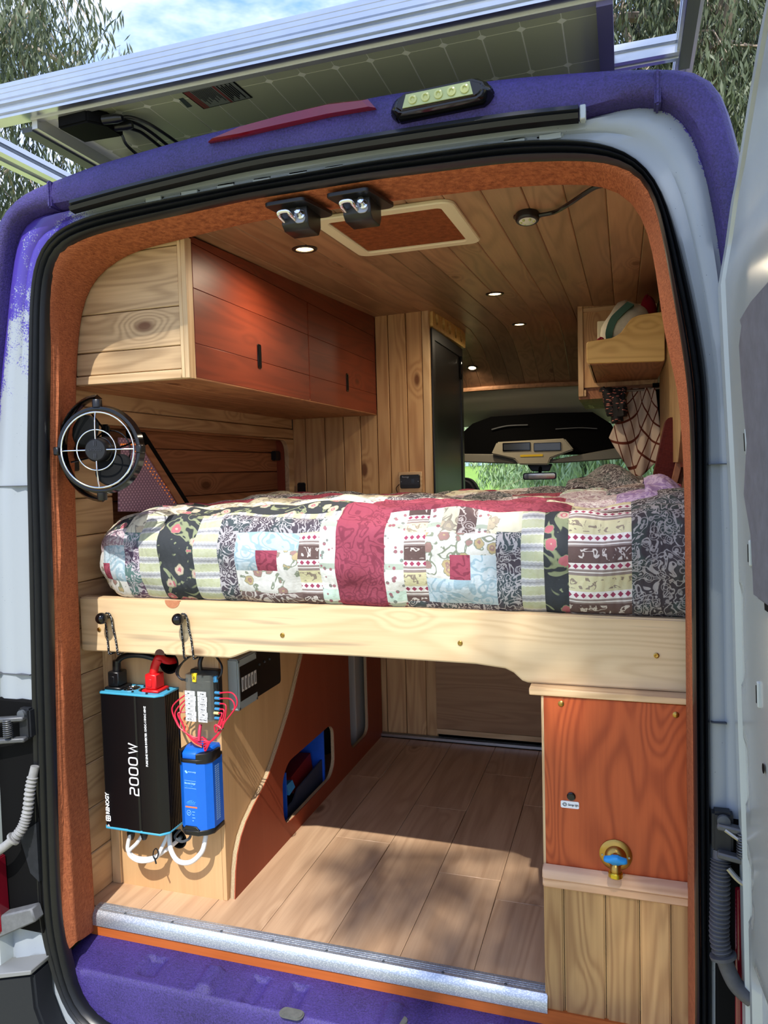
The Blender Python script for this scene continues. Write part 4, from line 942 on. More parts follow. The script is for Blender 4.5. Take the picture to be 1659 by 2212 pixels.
MB().box(-.868, -.855, .15, .23, fc.z-.05, fc.z+.05).build('wall_plate', m_black, fn, bevel=.004)

# ================================================================ BED BOARD, KNOBS, PLATFORM
bb = thing('bed_rail', 'thick knotty pine board across the foot of the raised bed', 'bed rail', (0, .21, .74))
pts = [(-.857, .749), (-.372, .752), (-.358, .756), (-.312, .774), (.0, .776), (.30, .773), (.372, .766), (.392, .757), (.412, .739), (.425, .735), (.792, .735), (.792, .899), (.35, .903), (-.2, .906), (-.857, .906)]
MB().prism(pts, 'xz', .2, .236).build('board', m_board, bb, bevel=.004, seg=2)
for px, py in ((214, 1360), (610, 1372), (994, 1389), (1418, 1416)):
    p = at(px, py, y=.199); w_ = MB().lathe([(.0062, 0), (.0062, .0012), (.004, .0024), (.0012, .0018), (0, .0018)], p, (0, -1, 0), 14).build('screw', m_brass, bb)
p = at(372, 1302, y=.199); b = NB('knot_wood', .5); n_ = b.noise(b.coord(), 90, 3, .6, 1); b.color(b.mix(n_, lin((200, 140, 100)), lin((164, 96, 62))))
MB().prism([(p.x+.024*math.cos(a), .9045+.021*math.sin(a)) for a in np.linspace(PI, 2*PI, 14)], 'xz', .1990, .205).build('knot', b.m, bb)
p = at(345, 1412, y=.199); b = NB('bark_hollow', .9); b.color(b.mix(b.noise(b.coord(), 200, 4, .7), lin((70, 40, 26)), lin((28, 16, 12))))
MB().prism([(p.x+.016*math.cos(a), .7505+.016*math.sin(a)) for a in np.linspace(0, PI, 12)], 'xz', .1985, .205).build('bark_hollow', b.m, bb)
m_cord = NB('speckled_cord', .8); q = m_cord.coord('Object', (260, 260, 260)); m_cord.color(m_cord.mix(m_cord.mr(m_cord.vor(q, 1), .34, .28, 0, 1), lin((14, 14, 16)), lin((190, 190, 190)))); m_cord = m_cord.m
for k, (px, py) in enumerate(((219, 1336), (384, 1338))):
    kn = at(px, py, y=.165); t = thing('ball_knob', ['black ball knob on the bed board nearest the left jamb', 'black ball knob on the bed board beside the big knot'][k], 'knob', tuple(kn), 'ball knobs with cord loops')
    MB().lathe([(0, -.0165)]+[(.0165*math.sin(a), -.0165*math.cos(a)) for a in np.linspace(.2, PI-.5, 12)]+[(.006, .016), (.006, .036), (.009, .036), (.009, .040)], kn, (0, 1, .0), 20).build('ball', m_blackg, t)
    cl = thing('cord_loop', ['speckled elastic cord loop hanging from the knob by the left jamb', 'speckled elastic cord loop hanging from the knob by the knot'][k], 'cord', tuple(kn+V(0, .02, -.09)), 'elastic cord loops')
    P = [kn+V(-.008, .024, .006), kn+V(.002, .022, .011), kn+V(.012, .024, .004), kn+V(.015, .027, -.03), kn+V(.019, .0305, -.06)]+[V(kn.x+dx_, y_, z_) for dx_, y_, z_ in ((.022, .1962, .770), (.024, .1962, .750), (.024, .1995, .7448), (.023, .212, .7438), (.020, .226, .7440), (.012, .2385, .7452), (.000, .2400, .7470), (-.004, .2385, .7452), (-.006, .226, .7440), (-.006, .212, .7438), (-.006, .1995, .7448), (-.006, .1962, .750), (-.007, .1962, .770))]+[kn+V(-.008, .0305, -.06), kn+V(-.0085, .027, -.02)]
    MB().tube(spline(P+[P[0]], 5), .0027, 8).build('cord', m_cord, cl)
bpf = thing('bed_platform', 'plywood platform carrying the mattress above the garage', 'bed platform', (0, 1, .84))
MB().box(-.866, .84, .24, 1.715, .862, .88).build('deck', m_ply, bpf)
for y in (.5, .95, 1.4): MB().box(-.866, .84, y, y+.04, .80, .862).build('bearer', m_pine_x, bpf)

# ================================================================ GARAGE: RED PLYWOOD DIVIDER, BLUE BINS
dv = [(.318, .0), (.322, .03), (.329, .08), (.342, .125), (.366, .165), (.40, .196), (.45, .224), (.50, .246), (.55, .272), (.59, .302), (.626, .334), (.68, .385), (.723, .428), (.765, .478), (.786, .507), (.82, .553), (.852, .597), (.89, .66), (.92, .72), (.94, .80), (1.72, .80), (1.72, .0)]
h1 = rpoly([(.652, .10), (.67, .062), (.71, .058), (1.08, .058), (1.122, .10), (1.122, .235), (1.08, .265), (.70, .265), (.652, .22)], .04, 4)
h2 = rpoly([(1.30, .08), (1.53, .08), (1.53, .60), (1.30, .60)], .05, 5)
t = thing('garage_divider', 'red-stained plywood divider with curved edge and two rounded cutouts', 'divider', (-.46, 1.0, 0))
MB().plate(dv, [h1, h2], 'yz', -.4555, -.452).build('stained_face', m_redp, t, smooth=30)
MB().plate(dv, [h1, h2], 'yz', -.468, -.4556).build('plywood_core', m_plyedge, t, smooth=30)
for k in range(3):
    x0 = -.4665+k*.0040
    o_ = [(y+(.0008 if y < 1.7 else 0), z) for y, z in dv]
    MB().plate([(y-.0005, z+.0005 if z > 0 else z) for y, z in dv], [[(a+(.0006 if a < .9 else -.0006), c_+(.0006 if c_ < .16 else -.0006)) for a, c_ in h1], [(a+(.0006 if a < 1.4 else -.0006), c_+(.0006 if c_ < .3 else -.0006)) for a, c_ in h2]], 'yz', x0, x0+.0013).build('veneer_layer', plain('ply_dark_layer', (120, 92, 66), .8), t, smooth=30)
m_bin = plain('blue_bin', (26, 86, 200), .5, var=.1); m_bind = plain('blue_bin_inside', (20, 40, 90), .6)
bn = thing('storage_bin', 'blue cardboard storage bin behind the lower divider cutout', 'bin', (-.6, .9, .0))
MB().box(-.86, -.485, .745, .751, .0, .205).build('panel', m_bin, bn); MB().box(-.86, -.485, 1.09, 1.096, .0, .27).build('panel', m_bin, bn)
MB().box(-.866, -.86, .70, 1.096, .0, .27).build('panel', m_bind, bn); MB().box(-.86, -.48, .70, 1.096, .0, .006).build('base', m_bind, bn)
MB().prism([(.752, .0), (1.09, .0), (1.09, .12), (.86, .10), (.82, .07), (.752, .07)], 'yz', -.50, -.494).build('torn_front', plain('dark_slate', (56, 62, 80), .6), bn)
MB().hexa([(-.54, .80, .10), (-.50, .80, .10), (-.50, .85, .11), (-.54, .85, .11)], [(-.54, .80, .13), (-.51, .80, .135), (-.51, .85, .135), (-.54, .85, .13)]).build('torn_flap', plain('light_blue', (60, 150, 215), .5), bn)
tag(MB().hexa([(-.60, .88, .07), (-.52, .88, .07), (-.52, 1.06, .07), (-.60, 1.06, .07)], [(-.60, .88, .125), (-.53, .88, .13), (-.53, 1.06, .155), (-.60, 1.06, .15)]).build('red_packet', plain('dark_red_packet', (120, 14, 20), .6), None), 'dark red packet lying inside the blue bin', 'packet')
tag(blob('duffel_bag', (-.57, 1.37, .19), (.075, .10, .15), plain('black_nylon', (12, 12, 14), .6, bump=.3, bs=40), seed=11), 'black soft bag behind the tall divider cutout', 'bag')
tag(MB().box(-.66, -.50, 1.50, 1.64, .0, .60).build('paper_carton', plain('pale_carton', (196, 190, 178), .8), None, bevel=.004), 'pale carton standing behind the tall divider cutout', 'carton')

# ================================================================ GARAGE CABINET (right) with tap
gc = thing('garage_cabinet', 'right-hand cabinet with red-stained oak panel and cedar splash boards', 'cabinet', (.62, .3, -.06))
YF = .17
MB().box(.468, .80, YF+.01, 1.70, -.06, .715).build('carcass', m_pine_y, gc)
MB().box(.432, .80, YF-.006, .25, .717, .7335).build('top_strip', m_pine_x, gc, bevel=.002)
MB().box(.464, .80, YF, YF+.012, .30, .715).build('oak_panel', m_redo, gc, bevel=.001)
MB().box(.459, .4645, YF, YF+.03, .30, .715).build('panel_edge', m_pine_z, gc)
MB().hexa([(.458, YF-.028, .292), (.80, YF-.028, .292), (.80, YF, .292), (.458, YF, .292)], [(.458, YF-.022, .312), (.80, YF-.022, .312), (.80, YF, .318), (.458, YF, .318)]).build('ledge_rail', m_pinktrim, gc, bevel=.003)
MB().box(.458, .80, YF-.020, YF, .268, .2915).build('ledge_rail_lower', m_pinktrim, gc, bevel=.004)
for a, b_ in ((.4585, .505), (.505, .598), (.598, .672), (.672, .738), (.738, .80)):
    MB().box(a+.0008, b_-.0008, YF-.012, YF+.006, -.058, .270).build('splash_board', m_cedarz, gc, bevel=.004, seg=2)
MB().box(.458, .80, YF-.012, YF+.01, -.10, -.059).build('plinth', m_redp, gc)
for px, py in ((1212, 1520), (1460, 1544)):
    MB().lathe([(.007, 0), (.007, .001), (.0045, .003), (0, .004)], at(px, py, y=YF), (0, -1, 0), 14).build('screw', m_brass, gc)
p = at(1234, 1720, y=YF); pb = thing('push_button', 'round black push button on the red oak panel', 'button', tuple(p))
MB().lathe([(.0098, 0), (.0098, .003), (.008, .005)], p, (0, -1, 0), 20).build('bezel', m_blackg, pb); MB().lathe([(.0075, 0), (.007, .006), (0, .0065)], p, (0, -1, 0), 18).build('cap', m_black, pb)
p = at(1231, 1738, y=YF); st = thing('label_plate', 'small white printed label under the push button', 'label', tuple(p))
MB().prism(rr(p.x, p.z, .041, .0165, .003), 'xz', YF-.0012, YF).build('sticker', m_white, st)
m_ink = plain('ink', (30, 34, 38), .6)
text('Garage light', .0068, (p.x-.0045, YF-.0012, p.z), (1, 0, 0), (0, 0, 1), m_ink, st, sx=.72)
mb = MB(); 
for R_ in (.0024, .0042): mb.tube([(p.x-.0115+R_*math.cos(a), YF-.0014, p.z+R_*math.sin(a)) for a in np.linspace(0, 2*PI, 18, endpoint=False)], .0005, 5, False, True)
mb.box(p.x-.0178, p.x-.0155, YF-.0018, YF-.0012, p.z-.0003, p.z+.0003); mb.build('icon', m_ink, st)
# garden tap
p = at(1330, 1846, y=YF); tp = thing('water_tap', 'brass garden tap with blue handle on the red oak panel', 'tap', tuple(p))
MB().lathe([(.036, 0), (.036, .003), (.032, .006), (.024, .008), (.021, .016), (.012, .022), (.0, .022)], p, (0, -1, 0), 36).build('escutcheon', m_brass, tp, smooth=50)
for s in (-1, 1): MB().lathe([(.003, 0), (.0025, .0015), (0, .002)], p+V(s*.029, -.006, -.001), (0, -1, 0), 8).build('screw', m_steel, tp)
MB().tube(spline([p+V(0, -.012, -.001), p+V(0, -.032, -.004), p+V(0, -.042, -.010), p+V(0, -.044, -.020)], 5), [.0115]*16, 16).build('spout', m_brass, tp)
MB().lathe([(.0140, 0), (.0158, .002), (.0158, .010), (.0135, .012), (.0110, .012), (.0102, .003)], p+V(0, -.044, -.017), (0, -.08, -1), 24).build('hose_thread', plain('bright_brass', (200, 176, 60), .25, 1), tp)
MB().lathe([(.006, 0), (.006, .02)], p+V(0, -.033, .0), (0, -.3, 1), 12).build('stem', m_brass, tp)
hd = [(-.026, -.0045), (-.024, .004), (-.012, .007), (-.006, .0115), (.006, .0115), (.012, .007), (.024, .004), (.026, -.0045), (.014, -.006), (.008, -.0115), (-.008, -.0115), (-.014, -.006)]
c = p+V(0, -.044, .010); e1 = V(1, 0, 0); e2 = V(0, -.45, .9).normalized(); e3 = e1.cross(e2)
MB().rings([[c+e1*a+e2*b_-e3*.006 for a, b_ in hd], [c+e1*a+e2*b_+e3*.004 for a, b_ in hd], [c+e1*a*.75+e2*b_*.75+e3*.008 for a, b_ in hd]], True, True).build('handle', plain('tap_blue', (30, 140, 210), .4), tp, bevel=.0015)
# ================================================================ ELECTRICAL BOARD AND EQUIPMENT
YE = .305
eb = thing('equipment_board', 'birch plywood equipment box under the left of the bed', 'plywood box', (-.66, .32, 0))
HOLES = [(at(px, py, y=YE).x, at(px, py, y=YE).z, r) for px, py, r in ((365, 1432, .03), (385, 1812, .026))]
MB().plate([(-.834, 0), (-.484, 0), (-.484, .80), (-.834, .80)], [circ(a, b_, r, 28) for a, b_, r in HOLES], 'xz', YE, YE+.012).build('front_board', m_ply, eb, smooth=30)
MB().prism([(YE, 0), (.62, 0), (.62, .30), (.99, .36), (.99, .80), (YE, .80)], 'yz', -.484, -.470).build('side_board', m_ply, eb, bevel=.001)
MB().box(-.867, -.835, YE-.006, YE+.03, .0, .80).build('batten', m_pine_z, eb, bevel=.002)
MB().box(-.846, -.822, YE-.02, YE-.001, .60, .80).build('corner_block', m_pine_z, eb, bevel=.002)
# cable entry holes
for a, b_, r in HOLES: MB().lathe([(r, -.012), (r+.003, -.0008), (r+.003, .001), (r-.002, .001), (r-.002, -.012)], (a, YE, b_), (0, -1, 0), 28, False).build('cable_grommet', m_blackm, eb)
MB().box(-.86, -.485, .50, .51, .0, .80).build('rear_partition', m_blackm, eb)
# ---- inverter
iv = thing('power_inverter', 'large black power inverter marked 2000W mounted on plywood', 'inverter', (-.71, .26, .22))
x0, x1, y0, y1, z0, z1 = -.817, -.606, .212, YE, .226, .622
m_inv = plain('inverter_black', (14, 13, 16), .33, .2, spec=.5); m_cyan = plain('inverter_cyan', (70, 165, 200), .4)
ch = .018
sec = [(x0, y1), (x0, y0+ch*.6), (x0+ch*.5, y0+.002), (x0+.083, y0+.002), (x0+.084, y0), (x1-.088, y0), (x1-.084, y0+.003), (x1-.082, y0+.003), (x1-.078, y0), (x1-ch-.004, y0), (x1-.004, y0+ch)]
fy = np.linspace(y0+ch+.004, y1-.014, 8)
for a in fy: sec += [(x1, a), (x1, a+.004), (x1-.005, a+.005), (x1-.005, a+.009)]
sec += [(x1, y1)]
MB().prism(sec, 'xy', z0, z1).build('case', m_inv, iv, smooth=20)
cap = [(x0-.001, y1), (x0-.001, y0+ch*.5), (x0+ch*.4, y0-.001), (x1-ch, y0-.001), (x1+.001, y0+ch), (x1+.001, y1)]
tp_ = MB().prism(cap, 'xy', z1, z1+.006).build('top_plate', m_cyan, iv, bevel=.001)
MB().prism(cap, 'xy', z0-.006, z0).build('bottom_plate', m_cyan, iv, bevel=.001)
for k, (fx, fy_) in enumerate(((x0+.082, .258), (x0+.138, .258))):
    f_ = MB().lathe([(.026, 0), (.026, .002), (.023, .002), (.022, .0005)], (fx, fy_, z1+.006), (0, 0, 1), 28, False).build('vent_ring', m_chrome, iv)
    MB().lathe([(.022, 0), (0, .0008)], (fx, fy_, z1+.0062), (0, 0, 1), 24).build('vent_well', m_blackm, iv)
    for j in range(4): MB().tube([(fx+.023*math.cos(a+j*PI/4), fy_+.023*math.sin(a+j*PI/4), z1+.009) for a in (0, PI)], .0013, 6).build('grille_bar', m_chrome, iv)
    MB().lathe([(.007, 0), (.006, .002)], (fx, fy_, z1+.008), (0, 0, 1), 14).build('grille_hub', m_chrome, iv)
for sx_, sy_ in ((.01, .225), (.055, .24), (.108, .228), (.108, .285), (.16, .222), (.056, .285), (.20, .27), (.165, .285)):
    MB().lathe([(.0035, 0), (.0035, .003), (.002, .004)], (x0+sx_, sy_, z1+.006), (0, 0, 1), 10).build('screw', m_black, iv)
for k, (cx_, mt, nm) in enumerate(((x0+.035, m_black, 'negative_terminal'), (x1-.048, m_red, 'positive_terminal'))):
    tb = MB().box(cx_-.028, cx_+.028, .232, .288, z1+.006, z1+.014).build(nm, mt, iv, bevel=.002)
    MB().box(cx_-.02, cx_+.018, .238, .28, z1+.0145, z1+.058).build('terminal_cover', mt, tb, bevel=.003)
    MB().box(cx_-.012, cx_+.004, .236, .239, z1+.022, z1+.045).build('clip', mt, tb, bevel=.001)
bd, rd = V(x0+.034, .258, z1+.058), V(x1-.050, .258, z1+.058)
bc = thing('battery_cable', 'thick black battery cable arching over the inverter', 'cable', tuple(bd))
MB().tube(spline([bd, bd+V(.003, 0, .022), bd+V(.016, .0, .038), bd+V(.045, .004, .047), bd+V(.085, .012, .046), V(HOLES[0][0]-.022, .284, HOLES[0][1]+.015), V(HOLES[0][0]-.012, .303, HOLES[0][1]+.006), V(HOLES[0][0]-.011, .350, HOLES[0][1]+.002)], 6), .0085, 12).build('cable', m_black, bc)
MB().tube([bd+V(0, 0, -.002), bd+V(.001, 0, .03)], .012, 12).build('boot', m_black, bc)
rc = thing('battery_cable', 'thick red battery cable rising from the inverter', 'cable', tuple(rd))
MB().tube(spline([rd, rd+V(.004, 0, .022), rd+V(.018, .002, .045), V(HOLES[0][0]+.006, .285, HOLES[0][1]+.012), V(HOLES[0][0]+.010, .312, HOLES[0][1]+.006), V(HOLES[0][0]+.010, .350, HOLES[0][1]+.004)], 6), .0105, 12).build('cable', m_red, rc)
MB().tube(spline([rd+V(.0, 0, 0), rd+V(.006, .001, .024), rd+V(.018, .002, .042)], 4), .0125, 12).build('boot', m_red, rc)
# lettering, reading upwards on the front face
YL = y0-.0003; m_w = m_white
def strokes(lines, o, s, w, mat, parent, name):
    mb = MB()
    for L in lines:
        P = [Vector((o[0]-b_*s, YL, o[1]+a*s)) for a, b_ in L]
        for i, p in enumerate(P):
            pass
        left, rgt = [], []
        for i, p in enumerate(P):
            d0 = (P[i]-P[i-1]).normalized() if i else (P[1]-P[0]).normalized(); d1 = (P[i+1]-P[i]).normalized() if i < len(P)-1 else d0
            d_ = (d0+d1).normalized(); nrm = V(d_.z, 0, -d_.x)*w/2/max(.5, d_.dot(d1)); left.append(p+nrm); rgt.append(p-nrm)
        k = len(P); off = V(0, -.0005, 0)
        mb.add([q for q in left]+[q for q in rgt]+[q+off for q in left]+[q+off for q in rgt], [(2*k+i, 2*k+i+1, 3*k+i+1, 3*k+i) for i in range(k-1)]+[(i, i+1, 2*k+i+1, 2*k+i) for i in range(k-1)]+[(k+i, 3*k+i, 3*k+i+1, k+i+1) for i in range(k-1)])
    return mb.build(name, mat, parent, smooth=0)
def rz(pts, r=.12): return rpoly(pts, r, 4)
O_ = rz([(0, 0), (.72, 0), (.72, 1), (0, 1)], .28); O_ = O_+[O_[0]]
c2 = [(0, 1), (.50, 1), (.63, .97), (.69, .89), (.70, .80), (.69, .64), (.63, .54), (.52, .50), (.20, .50), (.07, .46), (.01, .36), (0, .25), (0, 0), (.72, 0)]
W_ = [(0, 1), (.26, 0), (.50, .86), (.74, 0), (1.0, 1)]
sz = .0285; lo = at(283, 1716, y=y0).z; xo = at(297, 1650, y=y0).x
for k, g_ in enumerate((c2, O_, O_, O_, W_)):
    strokes([g_], (xo, lo+k*.0295+(.004 if k == 4 else 0)), sz, .0042, m_w, iv, 'lettering')
text('RENOGY', .0172, (x0+.0165, YL, z0+.038), (0, 0, 1), (-1, 0, 0), m_w, iv, bold=.0006, sx=.92)
MB().plate(rr(x0+.0165, z0+.026, .0175, .018, .004), [circ(x0+.0165+a, z0+.026+b_, .0022, 8) for a in (-.0035, .0035) for b_ in (-.0035, .0035)], 'xz', YL-.0004, YL).build('logo', m_w, iv, smooth=0)
MB().prism([(x0+.010, z0+.001), (x0+.022, z0+.001), (x0+.0165, z0+.009)], 'xz', YL-.0004, YL).build('chipped_corner', plain('chip', (190, 186, 190), .6), iv)
text('PURE SINE WAVE INVERTER 12VDC-110VAC 60HZ', .0092, (x1-.052, YL, at(335, 1658, y=y0).z), (0, 0, 1), (-1, 0, 0), m_w, iv, bold=.0002, sx=.86)
# ---- white mains cables under inverter and charger
wcb = thing('mains_cable', 'white mains cables looped and tied below the inverter', 'cable', (-.7, .27, .15))
def wpath(pts, y): return spline([at(px, py, y=y[i] if isinstance(y, (list, tuple)) else y) for i, (px, py) in enumerate(pts)], 7)
MB().tube(wpath([(282, 1800), (276, 1835), (296, 1853), (330, 1853), (360, 1835), (386, 1814), (392, 1806)], [.25, .24, .245, .25, .275, .305, .345]), .006, 9).build('cable', m_whitecable, wcb)
MB().tube(wpath([(308, 1803), (295, 1822), (278, 1842), (300, 1860), (335, 1855), (350, 1830), (362, 1805)], [.25, .245, .235, .235, .245, .26, .28]), .0055, 9).build('cable', m_whitecable, wcb)
MB().tube(wpath([(366, 1800), (369, 1835), (385, 1860), (412, 1862), (436, 1840), (444, 1810), (446, 1795)], [.28, .255, .25, .25, .25, .255, .262]), .0072, 10).build('cable', m_whitecable, wcb)
MB().tube(wpath([(390, 1792), (378, 1808), (392, 1818), (408, 1812), (413, 1800)], [.29, .27, .262, .262, .262]), .004, 8).build('thin_cable', m_greyd, wcb)
for px in (283, 311):
    p = at(px, 1797, y=.255); MB().lathe([(.012, 0), (.011, .012), (.007, .022)], p, (0, 0, -1), 12).build('plug', m_black, wcb)
p = at(338, 1843, y=.245); MB().tube([p+V(.0085*math.cos(a), -.004+.0085*math.sin(a)*.4, .014*math.sin(a)) for a in np.linspace(0, 2*PI, 14, endpoint=False)], .0018, 6, False, True).build('cable_tie', m_black, wcb)
MB().beam(p+V(0, -.01, -.008), p+V(.012, -.02, -.02), .004, .002).build('tie_tail', m_black, wcb)

# ---- blue charger
cg = thing('battery_charger', 'blue battery charger with black corner bumpers beside the inverter', 'battery charger', (-.52, .26, .23))
a0, a1, b0, b1, c0, c1 = -.571, -.470, .222, YE, .246, .440
sec = [(a0, b1), (a0, b0+.022), (a0+.020, b0+.003), (a0+.024, b0), (a1-.036, b0), (a1-.032, b0+.002), (a1-.014, b0+.012), (a1, b0+.030), (a1, b1)]
MB().prism(sec, 'xy', c0, c1).build('case', m_blue, cg, smooth=20)
sec2 = [((x-(a0+a1)/2)*1.03+(a0+a1)/2, (y-b1)*1.03+b1) for x, y in sec]
MB().prism([(x, y) for x, y in sec2], 'xy', c0-.016, c0).build('lower_bumper', m_black, cg, bevel=.002)
MB().prism([(a0+.016, c0), (a0+.026, c0+.012), (a1-.040, c0+.012), (a1-.030, c0)], 'xz', b0-.003, b0+.01).build('lower_bumper_tab', m_black, cg, bevel=.001)
MB().prism(sec2, 'xy', c1, c1+.010).build('upper_bumper', m_black, cg, bevel=.002)
MB().prism([(a0-.002, b1), (a0-.002, b0+.018), (a0+.014, b0+.004), (a0+.014, b0+.03), (a0+.014, b1)], 'xy', c1-.012, c1+.028).build('corner_bumper', m_black, cg, bevel=.002)
MB().prism([(a1-.036, b0-.001), (a1-.012, b0+.010), (a1+.002, b0+.028), (a1+.002, b1-.01), (a1-.03, b1-.02)], 'xy', c1-.004, c1+.026).build('corner_bumper', m_black, cg, bevel=.002)
top = [(a0+.006, b1), (a0+.010, b0+.03), (a0+.022, b0+.002), (a1-.036, b0+.002), (a1-.03, b0+.02), (a1-.008, b0+.04), (a1-.004, b1)]
MB().rings([[Vector((x, y, c1+.010)) for x, y in top], [Vector((x, y, c1+.026)) for x, y in top], [Vector((x*.94+(a0+a1)/2*.06, y*.8+b1*.2, c1+.034)) for x, y in top]], True, True).build('top_cover', m_blue, cg, bevel=.001)
for sx_ in (.025, .075): MB().lathe([(.003, 0), (.002, .001)], (a0+sx_, .265, c1+.034), (0, 0, 1), 8).build('screw', m_black, cg)
m_lt = plain('charger_print', (150, 205, 250), .5); YC = b0-.0002
MB().plate(rr(a0+.0325, .415, .006, .0045, .0015), [], 'xz', YC-.0003, YC).build('logo', m_lt, cg, smooth=0); MB().plate(rr(a0+.0352, .4118, .006, .0045, .0015), [], 'xz', YC-.0004, YC).build('logo', m_lt, cg, smooth=0)
text('victron energy', .0062, (a0+.040, YC, .4145), (1, 0, 0), (0, 0, 1), m_lt, cg, sx=.7)
for z in (.388, .3665): MB().box(a0+.027, a1-.037, YC-.0003, YC, z, z+.0007).build('print_rule', m_lt, cg)
text('blue smart charger', .0080, (a0+.0275, YC, .3812), (1, 0, 0), (0, 0, 1), m_lt, cg, sx=.58, bold=.0001)
text('12|30 (1) 120V', .0058, (a0+.0285, YC, .3722), (1, 0, 0), (0, 0, 1), plain('charger_print2', (70, 160, 235), .5), cg, sx=.7)
MB().box(a0+.0275, a1-.036, YC-.0004, YC, .3105, .3145).build('orange_stripe', plain('orange_stripe', (235, 120, 70), .5), cg)
mb = MB(); mb.tube([(a0+.038+.0062*math.cos(a), YC-.0003, .2955+.0072*math.sin(a)) for a in np.linspace(0, 2*PI, 20, endpoint=False)], .0006, 5, False, True); mb.box(a0+.0355, a0+.0405, YC-.0006, YC, .2948, .2962); mb.build('mode_button', m_lt, cg)
for k in range(4): MB().box(a0+.048, a0+.0575-.002*(k % 2)-.003*(k == 3), YC-.0003, YC, .2985-k*.0085, .2997-k*.0085).build('print_line', m_lt, cg)
mb = MB(); 
for k, hh in enumerate((.004, .007, .009, .009, .007, .005)): mb.box(a0+.032+k*.0048, a0+.0362+k*.0048, YC-.0003, YC, .3235+hh-.0012, .3235+hh); mb.box(a0+.032+k*.0048, a0+.0335+k*.0048, YC-.0003, YC, .3235, .3235+hh); mb.box(a0+.032+k*.0048, a0+.0350+k*.0048, YC-.0003, YC, .3205, .3215)
mb.build('charge_curve', plain('charger_print3', (90, 175, 240), .5), cg)
mb = MB()
for k in range(26):
    for j, yy_ in enumerate((b0+.042, b0+.055)): mb.box(a1, a1+.0003, yy_, yy_+.010-.003*((k*3+j) % 3)/2, .262+k*.0062, .2655+k*.0062)
tag(mb.build('side_print', plain('side_print', (120, 165, 215), .6), cg), kind='stuff')

# ---- fuse block with clear smoked cover, labels and wires
fb_ = thing('fuse_block', 'fuse block with smoked clear cover and twelve white labels', 'fuse block', (-.5, .28, .55))
fx0, fx1, fy0, fy1, fz0, fz1 = -.548, -.462, .247, .290, .548, .690
MB().prism(rr((fx0+fx1)/2, (fz0+fz1)/2, fx1-fx0+.006, fz1-fz0+.004, .008), 'xz', .282, YE).build('base', m_black, fb_, bevel=.002)
MB().box(fx0+.008, fx1-.008, .262, .284, fz0+.012, fz1-.025).build('fuse_body', m_black, fb_, bevel=.002)
b = NB('smoked_cover', .15); b.b.inputs['Base Color'].default_value = lin((120, 124, 120)); b.b.inputs['Alpha'].default_value = .28; m_smoke = b.m
cvp = [(fx0, .288), (fx0, fy0+.006), (fx0+.006, fy0), (fx1-.02, fy0), (fx1-.006, fy0+.006), (fx1, fy0+.014), (fx1, .288), (fx1-.002, .288), (fx1-.002, fy0+.015), (fx1-.008, fy0+.008), (fx1-.02, fy0+.002), (fx0+.007, fy0+.002), (fx0+.002, fy0+.007), (fx0+.002, .288)]
MB().prism(cvp, 'xy', fz0+.008, fz1-.006).build('clear_cover', m_smoke, fb_, smooth=20)
MB().prism(cvp[:7], 'xy', fz1-.008, fz1-.006).build('cover_top', m_smoke, fb_); MB().prism(cvp[:7], 'xy', fz0+.004, fz0+.012).build('cover_bottom', m_smoke, fb_)
MB().prism([(-.522, .690), (-.506, .690), (-.507, .680), (-.508, .665), (-.520, .665), (-.521, .680)], 'xz', fy0-.003, fy0+.004).build('yellow_fuse', plain('fuse_yellow', (235, 200, 30), .4), fb_, bevel=.001)
text('20', .010, (-.514, fy0-.0032, .677), (0, 0, 1), (-1, 0, 0), m_ink, fb_, align='CENTER')
MB().box(-.516, -.500, fy0+.006, fy0+.012, .648, .656).build('bridge', m_blackm, fb_)
labsL = ['lights', 'fan', 'range', 'router', 'pump aux', 'heat relay']; labsR = ['RV lights', 'TV usb', 'Maxxair fan', 'Water Jet', 'Fridge', 'Power Charger']
for k in range(6):
    z = .632-k*.0148
    for side, (la, lb, s) in enumerate(((fx0+.001, -.5135, labsL[k]), (-.506, fx1-.015, labsR[k]))):
        j = .0012*((k*5+side*3) % 3-1)
        o = MB().box(la, lb+j, fy0-.0012, fy0-.0004, z-.0072, z+.0066).build('label', m_white, fb_, bevel=.0003)
        cx_, w_ = (la+lb)/2+j/2+(-.004 if side == 0 else .0015), (lb-la)-(.006)
        MB().plate(rr(cx_, z, w_, .0098, .003, 3), [rr(cx_, z, w_-.0011, .0087, .0026, 3)], 'xz', fy0-.0016, fy0-.0011).build('label_outline', m_ink, o, smooth=0)
        text(s, .0048, (cx_, fy0-.0013, z), (1, 0, 0), (0, 0, 1), m_ink, o, align='CENTER', sx=.7)
m_crimp = plain('crimp_blue', (60, 130, 175), .4); m_crimpy = plain('crimp_yellow', (220, 205, 140), .4); m_crimpr = plain('crimp_pink', (215, 130, 140), .4)
wr_ = thing('fuse_wiring', 'bundle of red wires looping around the fuse block', 'wiring', (-.5, .27, .52))
LR = [(468, 1496, 528, 1500, 500, 1560), (468, 1508, 522, 1516, 498, 1562), (468, 1519, 500, 1535, 496, 1560), (468, 1531, 492, 1545, 482, 1568), (466, 1540, 485, 1546, 480, 1565), (468, 1551, 482, 1560, 478, 1567)]
